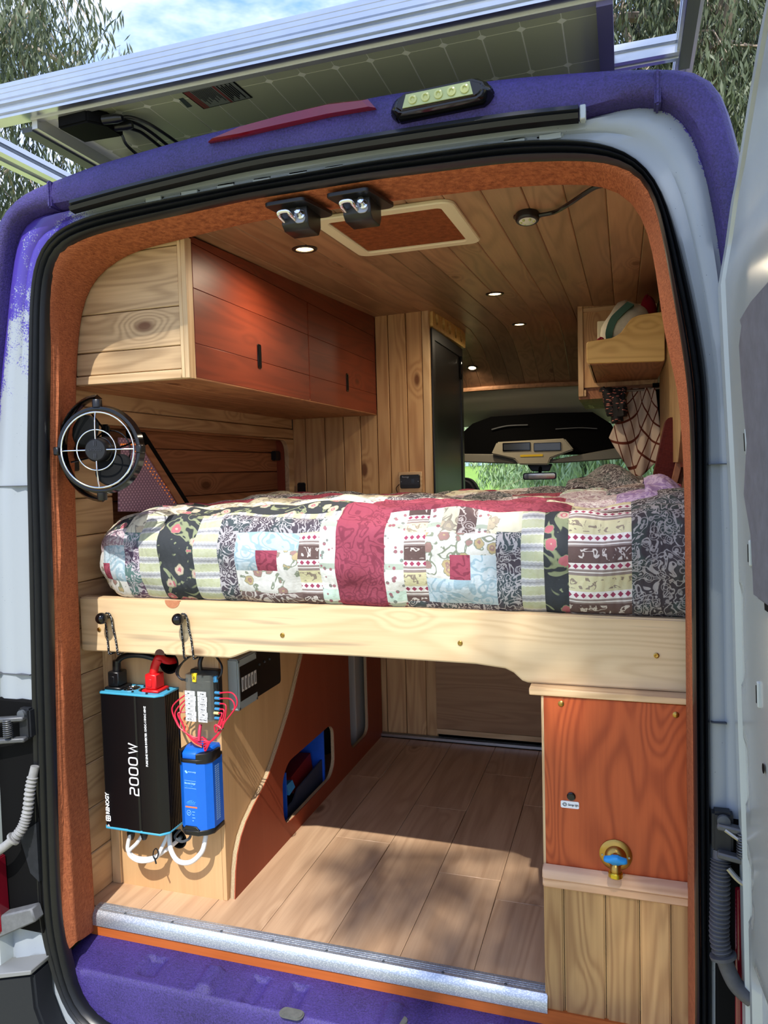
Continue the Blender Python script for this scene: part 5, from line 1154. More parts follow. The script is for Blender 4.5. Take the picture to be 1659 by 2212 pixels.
for k, (ax_, ay_, bx_, by_, ex_, ey_) in enumerate(LR):
    MB().tube([at(ax_-3, ay_, y=.262), at(ax_+7, ay_+1, y=.258)], .0042, 8).build('crimp', m_crimpy if k == 4 else m_crimp, wr_)
    P = [at(ax_+6, ay_+1, y=.258), at((ax_+bx_)/2+4, (ay_*2+by_)/3, y=.25), at(bx_-15, by_+22, y=.245) if k > 1 else at(bx_-16, (by_+ey_)/2-8, y=.245), at(ex_-14, ey_, y=.245), at(478, 1577, y=.243), at(455, 1602, y=.24), at(444-k*1.5, 1622-k*6, y=.24), at(441+k, 1612-k*3, y=.25)]
    MB().tube(spline(P, 6), .0022, 7).build('wire', m_redwire, wr_)
LL = [(405, 1501, 372, 1528), (405, 1512, 378, 1540), (405, 1521, 388, 1545), (405, 1537, 384, 1542), (405, 1548, 396, 1556)]
for k, (ax_, ay_, bx_, by_) in enumerate(LL):
    P = [at(ax_+4, ay_, y=.268), at(ax_-6, ay_+1, y=.26), at(bx_, by_, y=.25), at(bx_+10, by_+34-k*4, y=.245), at(395+k*2, 1578+k, y=.243), at(418, 1592+k*3, y=.24), at(436, 1594+k*5, y=.25)]
    MB().tube(spline(P, 6), .0022, 7).build('wire', plain('orange_wire', (200, 110, 70), .5) if k == 4 else m_redwire, wr_)
MB().tube([at(433, 1566, y=.262), at(431, 1580, y=.248), at(430, 1600, y=.245)], .0048, 10).build('red_sleeve', plain('red_sleeve', (190, 40, 80), .5), wr_)
p = at(477, 1576, y=.243); MB().tube([p+V(.008*math.cos(a), .006*math.sin(a), .004*math.cos(a)) for a in np.linspace(0, 2*PI, 12, endpoint=False)], .0014, 6, False, True).build('cable_tie', m_black, wr_)
bw_ = thing('negative_wiring', 'bundle of black wires arching above the fuse block', 'wiring', (-.5, .28, .72))
for k in range(4):
    P = [at(405, 1466+k*2, y=.262), at(392-k*3, 1468-k*3, y=.262), at(380+k*4, 1450-k*5, y=.265), at(398+k*2, 1428-k*2, y=.27), at(425, 1408+k, y=.285), at(450, 1392, y=.296)]
    MB().tube(spline(P, 6), .0024, 7).build('wire', m_black, bw_)
    P = [at(463, 1465+k*2, y=.262), at(474+k*1.5, 1462-k*2, y=.262), at(480-k, 1440-k*2, y=.268), at(466, 1415+k, y=.28), at(452, 1395, y=.296)]
    MB().tube(spline(P, 6), .0024, 7).build('wire', m_black, bw_)
    MB().tube([at(463, 1463+k*3, y=.264), at(469, 1462+k*3, y=.261)], .0038, 8).build('crimp', m_crimp, bw_)
MB().tube(spline([at(433, 1448, y=.272), at(432, 1430, y=.272), at(440, 1408, y=.285), at(448, 1390, y=.2965)], 6), .0065, 10).build('main_cable', m_black, bw_)
# ---- grey breaker box on the side board
gb = thing('breaker_box', 'grey breaker box with five white switch labels on plywood', 'breaker box', (-.45, .41, .55))
MB().box(-.470, -.435, .352, .472, .552, .706).build('enclosure', m_grey, gb, bevel=.004, seg=2)
MB().box(-.436, -.4335, .362, .467, .578, .682).build('front_window', m_blackg, gb, bevel=.0008)
for k in range(5): 
    y = .370+k*.0195; o = MB().box(-.434, -.4326, y, y+.013, .606, .648).build('switch_label', plain('label_white', (205, 200, 195), .6), gb); MB().box(-.4328, -.4322, y+.004, y+.009, .612, .640).build('print_line', plain('print_soft', (90, 90, 95), .6), o)
for y, z in ((.358, .698), (.466, .698), (.358, .558), (.466, .558)): MB().lathe([(.004, 0), (.004, .001)], (-.435, y, z), (1, 0, 0), 10).build('screw_cap', m_greyd, gb)
dp = thing('switch_panel', 'black recessed switch panel beside the grey breaker box', 'switch panel', (-.47, .6, .6))
MB().prism(rr(.60, .635, .20, .19, .012), 'yz', -.4715, -.4685).build('panel', m_blackg, dp)
for k in range(3): MB().lathe([(.004, 0), (.003, .004)], (-.4685, .55+k*.035, .640), (1, 0, 0), 8).build('toggle', m_greyd, dp)
# ================================================================ QUILT (each sewn patch is a part)
QP = [(.246, .900), (.226, .9055), (.206, .919), (.190, .955), (.178, 1.00), (.176, 1.045), (.186, 1.085), (.210, 1.118), (.25, 1.140), (.31, 1.152), (.45, 1.158), (.75, 1.160), (1.1, 1.156), (1.45, 1.150), (1.70, 1.135)]
qc = [Vector((a, b_, 0)) for a, b_ in QP]; qs = spline(qc, 10); ql = [0]
for a, b_ in zip(qs, qs[1:]): ql.append(ql[-1]+(b_-a).length)
VT = ql[-1]
def prof_at(v):
    i = min(max(np.searchsorted(ql, v)-1, 0), len(qs)-2); t_ = (v-ql[i])/(ql[i+1]-ql[i]); return qs[i].lerp(qs[i+1], t_)
def v_of_z(z):      # arc length at height z on the front face
    for i in range(len(qs)-1):
        if qs[i].y <= z <= qs[i+1].y: return ql[i]+(ql[i+1]-ql[i])*(z-qs[i].y)/(qs[i+1].y-qs[i].y)
    return 0
def v_of_y(y):
    for i in range(70, len(qs)-1):
        if qs[i].x <= y <= qs[i+1].x: return ql[i]+(ql[i+1]-ql[i])*(y-qs[i].x)/(qs[i+1].x-qs[i].x)
    return VT
def QS(x, v, off=0):
    q = prof_at(v); q2 = prof_at(min(VT, v+.004)); d = (q2-q); n = Vector((-d.y, d.x)).normalized() if d.length else Vector((0, 1))
    y, z = q.x, q.y
    e = max(0, min(1, (x+.835)/.16)); r = math.sqrt(max(0, 1-(1-e)**2))
    y += (1-r)*.16*max(0, 1-(y-.17)/.5); z = 1.0+(z-1.0)*(.28+.72*r)
    wav = .004*math.sin(x*23+v*9)+.003*math.sin(x*41-v*31)+.0035*math.sin(v*60+x*7)
    if v > .3: wav += .008*math.sin(x*5.3+v*4)+.004*math.sin(x*13-v*7)
    wav *= min(1, v/.08); z += (.899+.007*max(0, min(1, (.79-x)/.95))-.906)*max(0, 1-v/.08)
    z += .018*max(0, min(1, (x-.60)/.12))*min(1, v/.3)
    o = off+wav
    return Vector((x, y+n.x*o, z+n.y*o))
def cmat(name, fn):
    if name in MATS: return MATS[name]
    b = NB(name, .95, 0, .1); u = b.n('ShaderNodeTexCoord').outputs['UV']; c = fn(b, u)
    b.color(b.n('ShaderNodeHueSaturation', {'Color': c, 'Saturation': .85, 'Value': .92}).outputs[0]); h_ = b.noise(u, 130, 3, .6); l_ = b.n('ShaderNodeTexWave', {'Vector': u, 'Scale': 16, 'Distortion': 6, 'Detail': 2}).outputs['Fac']
    b.bump(b.math('ADD', h_, l_), .35, .003); MATS[name] = b.m; return b.m
def swirl(b, u, sc, k, thr=(.60, .72), dist=1.2):
    n = b.noise(u, sc, 2, .5, dist); s = b.math('MULTIPLY_ADD', b.math('SINE', b.math('MULTIPLY', n, k)), .5, .5); return b.mr(s, thr[0], thr[1], 0, 1)
def paisley(base, line, acc, sc=13):
    def f(b, u):
        c = b.mix(b.mr(b.noise(u, sc*.6, 1), .48, .56, 0, 1), lin(base), lin(acc))
        d = b.vor(u, sc*1.7); rings = b.mr(b.math('MULTIPLY_ADD', b.math('SINE', b.math('MULTIPLY', d, 34)), .5, .5), .62, .82, 0, .75)
        return b.mix(b.math('MULTIPLY', b.math('MAXIMUM', b.math('MULTIPLY', rings, b.mr(d, .55, .42, 0, 1)), swirl(b, u, sc*1.1, 46, (.72, .86), .7)), .8), c, lin(line))
    return f
def stripes(c1, c2, c3, ax_=1, k=24):
    def f(b, u):
        s = b.n('ShaderNodeSeparateXYZ', {0: u}).outputs[ax_]; o_ = b.n('ShaderNodeSeparateXYZ', {0: u}).outputs[1-ax_]
        w = b.math('ADD', s, b.math('MULTIPLY', b.math('SINE', b.math('MULTIPLY', o_, 620)), .0007))
        fr = b.math('FRACT', b.math('MULTIPLY', w, k)); c = b.ramp(fr, [(0, lin(c1)), (.38, lin(c2)), (.46, lin(c3)), (.55, lin([x*.82 for x in c3])), (.66, lin(c3)), (.78, lin(c2)), (.86, lin(c1))], 'CONSTANT'); 
        return b.mix(b.mr(b.noise(u, 60, 3), .3, .8, 0, .3), c, lin((218, 220, 212)))
    return f
def floral(base, petal, ring, leaf, sc=17):
    def f(b, u):
        d = b.vor(u, sc); col = b.vor(u, sc, out='Color'); r = b.n('ShaderNodeSeparateXYZ', {0: col}).outputs[0]
        ang = b.noise(u, sc*3.2, 1, .5); dd = b.math('ADD', d, b.math('MULTIPLY', b.math('SUBTRACT', ang, .5), .28))
        c = b.mix(swirl(b, u, sc*.5, 22, (.90, .97)), lin(base), lin(leaf))
        c = b.mix(b.mr(dd, .40, .38, 0, 1), c, lin(leaf)); c = b.mix(b.mr(dd, .36, .34, 0, 1), c, b.mix(b.mr(r, .5, .52), lin(petal), lin(ring)))
        c = b.mix(b.mr(dd, .20, .18, 0, 1), c, lin(ring)); return b.mix(b.mr(dd, .10, .08, 0, 1), c, lin(petal))
    return f
def border(b, u):
    s = b.n('ShaderNodeSeparateXYZ', {0: u}); x, y = s.outputs[0], s.outputs[1]
    fr = b.math('FRACT', b.math('MULTIPLY', y, 7.6))
    br, cr_, wh, gy = lin((104, 82, 78)), lin((214, 208, 160)), lin((236, 232, 226)), lin((150, 134, 128))
    c = b.ramp(fr, [(0, gy), (.03, wh), (.05, gy), (.09, wh), (.20, br), (.48, gy), (.51, wh), (.53, gy), (.57, wh), (.70, cr_), (.98, gy)], 'CONSTANT')
    # diamond rows
    def dia(cy, col, sz, c):
        dx = b.math('ABSOLUTE', b.math('SUBTRACT', b.math('FRACT', b.math('MULTIPLY', x, 62)), .5)); dy = b.math('ABSOLUTE', b.math('MULTIPLY', b.math('SUBTRACT', fr, cy), 8.2))
        return b.mix(b.mr(b.math('ADD', dx, dy), sz, sz-.05, 0, 1), c, lin(col))
    c = dia(.145, (160, 40, 84), .42, c); c = dia(.635, (160, 40, 84), .42, c)
    mot = b.math('MULTIPLY', swirl(b, u, 46, 20, (.78, .86), .6), b.math('MAXIMUM', b.math('MULTIPLY', b.mr(fr, .24, .25), b.mr(fr, .45, .44)), b.math('MULTIPLY', b.mr(fr, .74, .75), b.mr(fr, .95, .94))))
    return b.mix(b.math('MULTIPLY', mot, .8), c, b.mix(b.mr(fr, .6, .61), lin((222, 214, 206)), lin((128, 108, 104))))
def tealwhite(b, u):
    s = b.n('ShaderNodeSeparateXYZ', {0: u}); fr = b.math('FRACT', b.math('MULTIPLY', s.outputs[1], 9.5))
    c = b.ramp(fr, [(0, lin((232, 234, 226))), (.28, lin((168, 182, 164))), (.42, lin((228, 232, 224))), (.46, lin((196, 222, 206))), (.74, lin((230, 230, 222)))], 'CONSTANT')
    d = b.vor(u, 60); c = b.mix(b.mr(d, .32, .26, 0, .85), c, b.mix(b.mr(b.noise(u, 30), .5, .54), lin((150, 44, 76)), lin((110, 116, 108))))
    return c
Q = {
 'dark': cmat('quilt_dark_paisley', paisley((84, 76, 86), (196, 192, 194), (76, 88, 92), 25)),
 'grey': cmat('quilt_grey_paisley', paisley((74, 68, 72), (178, 174, 172), (70, 80, 78), 25)),
 'purple': cmat('quilt_purple_paisley', paisley((98, 76, 100), (208, 198, 206), (90, 124, 120), 26)),
 'pink': cmat('quilt_pink_paisley', paisley((196, 182, 184), (146, 110, 128), (210, 205, 202), 26)),
 'green': cmat('quilt_green_stripe', stripes((182, 188, 146), (206, 208, 198), (170, 172, 178))),
 'greenv': cmat('quilt_green_stripe_turned', stripes((188, 198, 130), (214, 218, 208), (176, 178, 186), 0, 22)),
 'black': cmat('quilt_black_floral', floral((62, 66, 70), (190, 168, 148), (182, 88, 100), (140, 150, 112), 26)),
 'blue': cmat('quilt_light_blue', paisley((178, 200, 212), (134, 170, 186), (190, 206, 214), 14)),
 'white': cmat('quilt_white_floral', floral((214, 214, 208), (184, 164, 116), (160, 124, 116), (134, 144, 122), 28)),
 'crimson': cmat('quilt_crimson', paisley((156, 44, 74), (124, 34, 60), (160, 48, 78), 15)),
 'border': cmat('quilt_border', border), 'teal': cmat('quilt_teal_white', tealwhite),
 'brown': cmat('quilt_brown', paisley((106, 86, 84), (214, 206, 200), (120, 98, 94), 18)),
 'cream': cmat('quilt_cream', floral((216, 212, 184), (168, 158, 140), (190, 178, 150), (150, 146, 130), 26)),
 'lilac': cmat('quilt_lilac', paisley((150, 120, 176), (196, 176, 206), (170, 150, 186), 16))}
qt = thing('patchwork_quilt', 'patchwork quilt of printed squares tucked over the mattress', 'quilt', (0, .9, .88))
XC = lambda px: at(px, 1220, y=.18).x
def VZ(py, px=800):
    return v_of_z(max(.9005, min(1.139, at(px, py, y=.185).z)))
def patch(kind, xa, xb, va, vb):
    nu = max(3, int((xb-xa)/.014)); nv = max(3, int((vb-va)/.012)); vs2 = []; uv2 = []
    for j in range(nv+1):
        for i in range(nu+1):
            x = xa+(xb-xa)*i/nu; v = va+(vb-va)*j/nv; ed = min(x-xa, xb-x, v-va, vb-v); o_ = .0028*min(1, ed/.008)
            vs2.append(QS(x, v, o_)); uv2.append((x+.31*(len(kind) % 3), v))
    m_ = MB(); m_.add(vs2, [(j*(nu+1)+i, j*(nu+1)+i+1, (j+1)*(nu+1)+i+1, (j+1)*(nu+1)+i) for j in range(nv) for i in range(nu)])
    return m_.build('patch', Q[kind], qt, smooth=80, recalc=False, uv=uv2)
PT = [ # kind, px left, px right, py bottom, py top on the front face
 ('white',176,214,1345,1195),('pink',176,214,1195,1150),('cream',176,214,1150,1110),
 ('white',214,268,1345,1270),('crimson',214,232,1270,1225),('blue',232,268,1270,1180),('blue',214,232,1225,1180),('pink',214,268,1180,1140),('black',214,268,1140,1110),
 ('purple',268,302,1345,1150),('cream',268,302,1150,1110),('green',302,345,1345,1110),('black',345,420,1345,1110),('green',420,470,1345,1118),
 ('dark',470,510,1345,1118),('dark',510,690,1150,1118),('teal',690,725,1345,1118),
 ('blue',510,557,1236,1150),('blue',557,645,1190,1150),('crimson',557,600,1236,1190),('white',600,645,1286,1190),('white',510,600,1286,1236),('brown',510,645,1345,1286),('border',645,690,1345,1150),
 ('greenv',420,725,1118,1100),
 ('crimson',725,830,1350,1100),
 ('teal',830,872,1350,1100),('border',872,920,1300,1100),('dark',872,1072,1350,1300),
 ('teal',920,950,1152,1100),('cream',950,985,1152,1100),('brown',985,1025,1152,1100),('teal',1025,1050,1152,1100),('cream',1050,1072,1152,1100),
 ('white',920,972,1246,1152),('white',972,1072,1196,1152),('crimson',972,1017,1246,1196),('blue',1017,1072,1300,1196),('blue',920,1017,1300,1246),
 ('cream',1072,1125,1148,1100),('dark',1072,1125,1350,1148),('green',1125,1175,1350,1100),('black',1175,1228,1350,1100),('border',1228,1365,1350,1094),('grey',1365,1520,1350,1090)]
for k_, a, b_, lo_y, hi_y in PT:
    xa, xb = XC(a), XC(b_)
    if b_ == 1520: xb = .80
    if a == 176: xa = -.832
    patch(k_, xa, xb, VZ(lo_y), VZ(hi_y))
vt = VZ(1100); vt2 = VZ(1110)
# rows over the top of the bed
def row(items, va, vb):
    for k_, a, b_ in items: patch(k_, -.832 if a == 176 else XC(a), .80 if b_ == 1520 else XC(b_), va, vb)
ry = [v_of_y(y) for y in (.36, .47, .62, .80, 1.0, 1.25, 1.48, 1.699)]
va = VZ(1110); row([('cream',176,268),('pink',268,302),('cream',302,345),('black',345,420)], va, ry[0])
row([('black',420,725)], vt, ry[0])
row([('crimson',725,1228)], vt, ry[0]); row([('border',1228,1365)], VZ(1094), ry[0]); row([('grey',1365,1520)], VZ(1090), ry[0])
row([('black',176,345),('cream',345,640),('teal',640,760),('crimson',760,1000),('crimson',1000,1160),('cream',1160,1228),('pink',1228,1330),('lilac',1330,1430),('grey',1430,1520)], ry[0], ry[1])
row([('crimson',176,420),('cream',420,520),('dark',520,640),('cream',640,760),('dark',760,880),('cream',880,1000),('brown',1000,1110),('crimson',1110,1200),('pink',1200,1330),('lilac',1330,1430),('grey',1430,1520)], ry[1], ry[2])
kinds = ['dark', 'cream', 'brown', 'crimson', 'pink', 'grey', 'teal']
for r_ in range(2, 7):
    edges = [176, 330, 470, 600, 740, 880, 1020, 1160, 1300, 1420, 1520]
    row([(kinds[(i*3+r_*2) % 7], a, b_) for i, (a, b_) in enumerate(zip(edges, edges[1:]))], ry[r_], ry[r_+1])
# rumpled corner of the quilt by the right wall
o = MB().grid(lambda u, v: Vector((.46+.255*u, .95+.62*v, 1.165+.075*math.sin(PI*min(1, u*.75+.1))*math.sin(PI*v)**.7+.012*math.sin(u*9+v*6))), 24, 24)
uvq = [(i/24*.3, j/24*.6) for j in range(25) for i in range(25)]
o.build('folded_edge', Q['grey'], qt, smooth=80, recalc=False, uv=uvq)
o = MB().grid(lambda u, v: Vector((.70+.10*u, .55+.35*v, 1.165+.05*math.sin(PI*v)**.6*math.sin(PI*(u*.7+.25))+.006*math.sin(u*9+v*16))), 14, 18)
o.build('folded_edge', Q['lilac'], qt, smooth=80, recalc=False, uv=[(i/14*.1, j/18*.35) for j in range(19) for i in range(15)])

# ================================================================ CAB
wf = struct('wall_front', 'grey moulded cab headliner above the windscreen')
def hl(u, v):       # headliner falls from the ceiling edge to the top of the windscreen
    x = -.86+1.72*u; K = [(3.2, 1.755), (3.28, 1.70), (3.45, 1.62), (3.62, 1.55)]; t_ = v*3; i = min(2, int(t_)); f = t_-i
    y = K[i][0]+(K[i+1][0]-K[i][0])*f; z = K[i][1]+(K[i+1][1]-K[i][1])*f; return Vector((x, y, z-.05*x*x))
MB().grid(hl, 16, 12).build('headliner', m_headliner, wf, smooth=60, recalc=False)
m_cabdark = plain('cab_shelf_black', (9, 9, 10), .9, spec=.1)
# black overhead storage recess
P = [at(x, y, y=3.40) for x, y in [(960, 985), (975, 955), (1020, 915), (1060, 900), (1180, 892), (1280, 890), (1320, 915), (1345, 960), (1350, 980)]]
MB().prism([(p.x, p.z) for p in P], 'xz', 3.40, 3.62).build('overhead_shelf', m_cabdark, wf, bevel=.01, seg=2)
MB().tube(spline([at(1062, 928, y=3.385), at(1095, 920, y=3.385), at(1140, 918, y=3.385)], 5), .004, 6).build('shelf_painted_highlight', plain('highlight_grey', (110, 112, 115), .4), wf)  # grey strips stand in for the highlight along the shelf lip
MB().tube(spline([at(1200, 927, y=3.385), at(1250, 924, y=3.385), at(1290, 926, y=3.385)], 5), .003, 6).build('shelf_painted_highlight', MATS['highlight_grey'], wf)
P = [at(x, y, y=3.36) for x, y in [(960, 980), (1065, 981), (1120, 992), (1200, 992), (1340, 966), (1360, 990), (1215, 1000), (1110, 1002), (960, 997)]]
MB().prism([(p.x, p.z) for p in P], 'xz', 3.34, 3.5).build('windscreen_header', plain('header_grey', (136, 132, 120), .6), wf, bevel=.006)
oc2 = thing('overhead_console', 'grey overhead console with two map lights and yellow sticker', 'console', tuple(at(1150, 990, y=3.32)))
P = [at(x, y, y=3.32) for x, y in [(1062, 981), (1074, 955), (1220, 947), (1240, 972), (1190, 990), (1185, 1004), (1122, 1004), (1112, 992)]]
MB().prism([(p.x, p.z) for p in P], 'xz', 3.30, 3.40).build('housing', plain('console_grey', (176, 168, 146), .6), oc2, bevel=.008, seg=2)
for a, b_ in ((1086, 1146), (1153, 1212)):
    p, q_ = at(a, 975, y=3.30), at(b_, 955, y=3.30); MB().box(p.x, q_.x, 3.292, 3.302, p.z, q_.z).build('map_light', m_blackg, oc2, bevel=.003)
    MB().box(p.x+.008, q_.x-.008, 3.289, 3.294, p.z+.008, q_.z-.008).build('map_light_lens', plain('map_lens', (60, 64, 68), .15), oc2)
p, q_ = at(1124, 987, y=3.30), at(1173, 981, y=3.30); MB().box(p.x, q_.x, 3.296, 3.300, p.z, q_.z).build('warning_sticker', plain('sticker_yellow', (236, 196, 20), .5), oc2)
mm = thing('rear_view_mirror', 'black rear-view mirror hanging below the overhead console', 'mirror', tuple(at(1165, 1028, y=3.55)))
p, q_ = at(1130, 1037, y=3.5), at(1202, 1020, y=3.5); c = (p+q_)/2
MB().prism(rr(c.x, c.z, q_.x-p.x, q_.z-p.z, .015), 'xz', 3.49, 3.53).build('mirror_shell', m_black, mm, bevel=.004, seg=2)
MB().prism(rr(c.x, c.z, q_.x-p.x-.016, q_.z-p.z-.014, .012), 'xz', 3.486, 3.491).build('mirror_glass', plain('mirror_glass', (180, 180, 178), .05, 1), mm)
MB().tube([c+V(0, .02, .02), c+V(0, .10, .10)], .012, 10).build('mirror_stem', m_black, mm)
P = [at(x, y, y=3.6) for x, y in [(1140, 1004), (1195, 1002), (1188, 1018), (1150, 1018)]]
MB().prism([(p.x, p.z) for p in P], 'xz', 3.55, 3.62).build('sensor_cover', m_black, mm, bevel=.006)
# windscreen with pillars and dashboard
b = NB('windscreen_glass', .02); gn = b.t.nodes; out = gn['Material Output']; tr = b.n('ShaderNodeBsdfTransparent', {0: (.90, .96, .92, 1)}); gl = b.n('ShaderNodeBsdfGlossy', {'Roughness': .02}); fr_ = None
ms = b.n('ShaderNodeMixShader'); ms.inputs[0].default_value = .06; b.t.links.new(tr.outputs[0], ms.inputs[1]); b.t.links.new(gl.outputs[0], ms.inputs[2]); b.t.links.new(ms.outputs[0], out.inputs[0]); m_glass = b.m
w1 = struct('window_1', 'cab windscreen with the meadow and gum trees outside')
MB().hexa([(-.86, 3.62, 1.48), (.86, 3.62, 1.48), (.86, 3.626, 1.48), (-.86, 3.626, 1.48)], [(-.90, 4.45, .70), (.90, 4.45, .70), (.90, 4.456, .70), (-.90, 4.456, .70)]).build('pane', m_glass, w1)
for s in (-1, 1): MB().beam((s*.88, 3.6, 1.52), (s*.92, 4.46, .70), .06, .06).build('pillar', m_greyd, w1)
for k, (nm, xx) in enumerate((('window_2', -.95), ('window_3', .87))):
    tag(MB().box(xx-.003, xx+.003, 2.7, 4.3, 1.0, 1.52).build(nm, m_glass), ['left cab side window', 'right cab side window'][k], None, None, 'structure')
tag(MB().prism([(3.9, .3), (3.9, .78), (4.1, .86), (4.46, .70), (4.5, .3)], 'yz', -.84, .84).build('dashboard', m_greyd, None, bevel=.02, seg=2), 'dark grey dashboard below the windscreen', 'dashboard')
def seat(px, py, y, label):
    p = at(px, py, y=y); t = thing('cab_seat', label, 'seat', (p.x, y, 0)); m_s = plain('seat_fabric', (26, 28, 40), .85, bump=.2, bs=200)
    MB().prism(rpoly([(p.x-.15, p.z-.22), (p.x+.15, p.z-.22), (p.x+.155, p.z-.10), (p.x+.10, p.z), (p.x-.10, p.z), (p.x-.155, p.z-.10)], .07, 5), 'xz', y-.05, y+.06).build('headrest', m_s, t, bevel=.02, seg=3)
    MB().prism(rpoly([(p.x-.25, .42), (p.x+.25, .42), (p.x+.24, p.z-.30), (p.x+.16, p.z-.24), (p.x-.16, p.z-.24), (p.x-.24, p.z-.30)], .06, 4), 'xz', y-.06, y+.09).build('backrest', m_s, t, bevel=.02, seg=2)
    MB().box(p.x-.25, p.x+.25, y-.04, y+.48, .28, .44).build('seat_base', m_s, t, bevel=.03, seg=2)
    MB().box(p.x-.2, p.x+.2, y+.0, y+.44, -.03, .28).build('pedestal', m_greyd, t)
    for s in (-.05, .05): MB().tube([(p.x+s, y+.01, p.z-.28), (p.x+s, y+.01, p.z-.15)], .006, 8).build('headrest_post', m_steel, t)
seat(1281, 1029, 2.95, 'dark cab seat with headrest showing above the bed near the towel')
seat(985, 1032, 2.95, 'dark cab seat half hidden behind the black cabinet door')
# ================================================================ GUM TREES
m_bark = NB('gum_bark', .9); q = m_bark.coord('Object', (3, 3, .8)); m_bark.color(m_bark.mix(m_bark.noise(q, 2, 4, .6), lin((120, 98, 80)), lin((206, 192, 172)))); m_bark = m_bark.m
def leafmat(name, c1, c2):
    b = NB(name, .5, 0, .4); r = b.noise(b.coord(), 2.2, 3, .7); b.color(b.mix(r, lin(c1), lin(c2))); return b.m
m_leaf = leafmat('gum_leaf', (48, 60, 40), (104, 114, 80)); m_leaf_sunlit = leafmat('gum_leaf_sunlit', (116, 138, 100), (196, 208, 168))  # pale copy for trees ahead puts the sunlight into the leaf colour
TRUNKS = []
def gum(base, crown, rad, label, seed, ncl, per, leaf=.12, mat=m_leaf, trunk_r=.16, group=None, drop=.9, centres=None, spread=(.42, .42, .2)):
    rg = np.random.default_rng(seed); base = Vector(base); crown = Vector(crown)
    t = thing('gum_tree', label, 'tree', tuple(base), group); TRUNKS.append((base.x, base.y, trunk_r))
    top = crown+V(0, 0, rad[2]*.3); P = spline([base, base.lerp(top, .35)+V(rg.normal(0, .25), rg.normal(0, .25), 0), base.lerp(top, .7)+V(rg.normal(0, .3), rg.normal(0, .3), 0), top], 5)
    MB().tube(P, [trunk_r*(1-.8*i/(len(P)-1)) for i in range(len(P))], 10).build('trunk', m_bark, t)
    cen = []
    for k in range(ncl):
        while True:
            q = rg.uniform(-1, 1, 3)
            if q@q < 1: break
        p_ = crown+V(q[0]*rad[0], q[1]*rad[1], q[2]*rad[2]); p_.z = max(p_.z, gh(p_.x, p_.y)+1.0); cen.append(p_)
    if centres: cen = centres; ncl = len(cen)
    for k, c_ in enumerate(cen):
        if k % 2 == 0 or k < 14:
            s = P[min(len(P)-1, int(len(P)*(.45+.5*rg.random())))]; mid = s.lerp(c_, .55)+V(rg.normal(0, .2), rg.normal(0, .2), .35)
            L = spline([s, mid, c_], 4); MB().tube(L, [trunk_r*.28*(1-.85*i/(len(L)-1)) for i in range(len(L))], 6).build('branch', m_bark, t)
    n = ncl*per; cc = np.array([tuple(c_) for c_ in cen]); idx = np.repeat(np.arange(ncl), per)
    # leaves hang on drooping strands
    strand = rg.integers(0, 14, n); off = rg.normal(0, 1, (ncl, 14, 3))*np.array(spread); dr = rg.uniform(0, drop, n)
    pos = cc[idx]+off[idx, strand]*(.6+.4*rg.random((n, 1)))+np.stack([rg.normal(0, .05, n), rg.normal(0, .05, n), -dr], 1)
    gr = np.array([gh(a_, b_) for a_, b_ in pos[:, :2]])+.75; low = pos[:, 2] < gr; pos[low, 2] = gr[low]+rg.uniform(0, 1.2, low.sum())
    dirs = np.stack([rg.normal(0, .38, n), rg.normal(0, .38, n), -np.ones(n)], 1); dirs /= np.linalg.norm(dirs, axis=1, keepdims=True)
    side = np.cross(dirs, rg.normal(0, 1, (n, 3))); side /= np.linalg.norm(side, axis=1, keepdims=True)
    ln = leaf*rg.uniform(.7, 1.3, (n, 1)); w = ln*.085
    v0 = pos; v1 = pos+dirs*ln*.45+side*w; v2 = pos+dirs*ln; v3 = pos+dirs*ln*.45-side*w
    vv = np.stack([v0, v1, v2, v3], 1).reshape(-1, 3)
    me = bpy.data.meshes.new('foliage'); me.vertices.add(4*n); me.vertices.foreach_set('co', vv.ravel()); me.loops.add(4*n); me.loops.foreach_set('vertex_index', np.arange(4*n)); me.polygons.add(n); me.polygons.foreach_set('loop_start', np.arange(0, 4*n, 4)); me.polygons.foreach_set('loop_total', np.full(n, 4)); me.update(calc_edges=True); me.materials.append(mat)
    o = bpy.data.objects.new('foliage', me); COL.objects.link(o); o.parent = t; o.matrix_parent_inverse = Matrix.Translation(-t.location); o['kind'] = 'stuff'
    # a few visible twigs
    mb = MB()
    for k in range(ncl):
        for j in range(3):
            a = cen[k]; e = a+Vector(off[k, j])+V(0, 0, -.55*drop); e.z = max(e.z, gh(e.x, e.y)+.6); mb.tube([a, a.lerp(e, .5)+V(0, 0, .1), e], [.012, .008, .004], 4)
    tag(mb.build('twigs', m_bark, t), kind='stuff')
    return t
def dirp(px, py, dist):
    r = Vector(ray(px, py)).normalized(); return Vector(CAM)+r*dist
def gz(p): return (p.x, p.y, gh(p.x, p.y)-.1)
c = dirp(-40, 150, 9.5); gum(gz(c+V(-1.6, .8, 0)), c, (1.15, 1.8, 2.0), 'drooping gum tree beside the van beyond the left rail', 2, 40, 460, .14)
c = dirp(1480, 130, 9.5); gum(gz(c+V(1.2, .5, 0)), c, (1.7, 1.2, 2.2), 'gum tree with reddish limbs right of the solar panel', 5, 60, 620, .13, trunk_r=.26)
c = dirp(1650, 190, 19.5); gum(gz(c+V(.5, .5, 0)), c, (3.0, 2, 4.6), 'tall gum tree behind the right roof corner', 6, 60, 560, .23, trunk_r=.36)
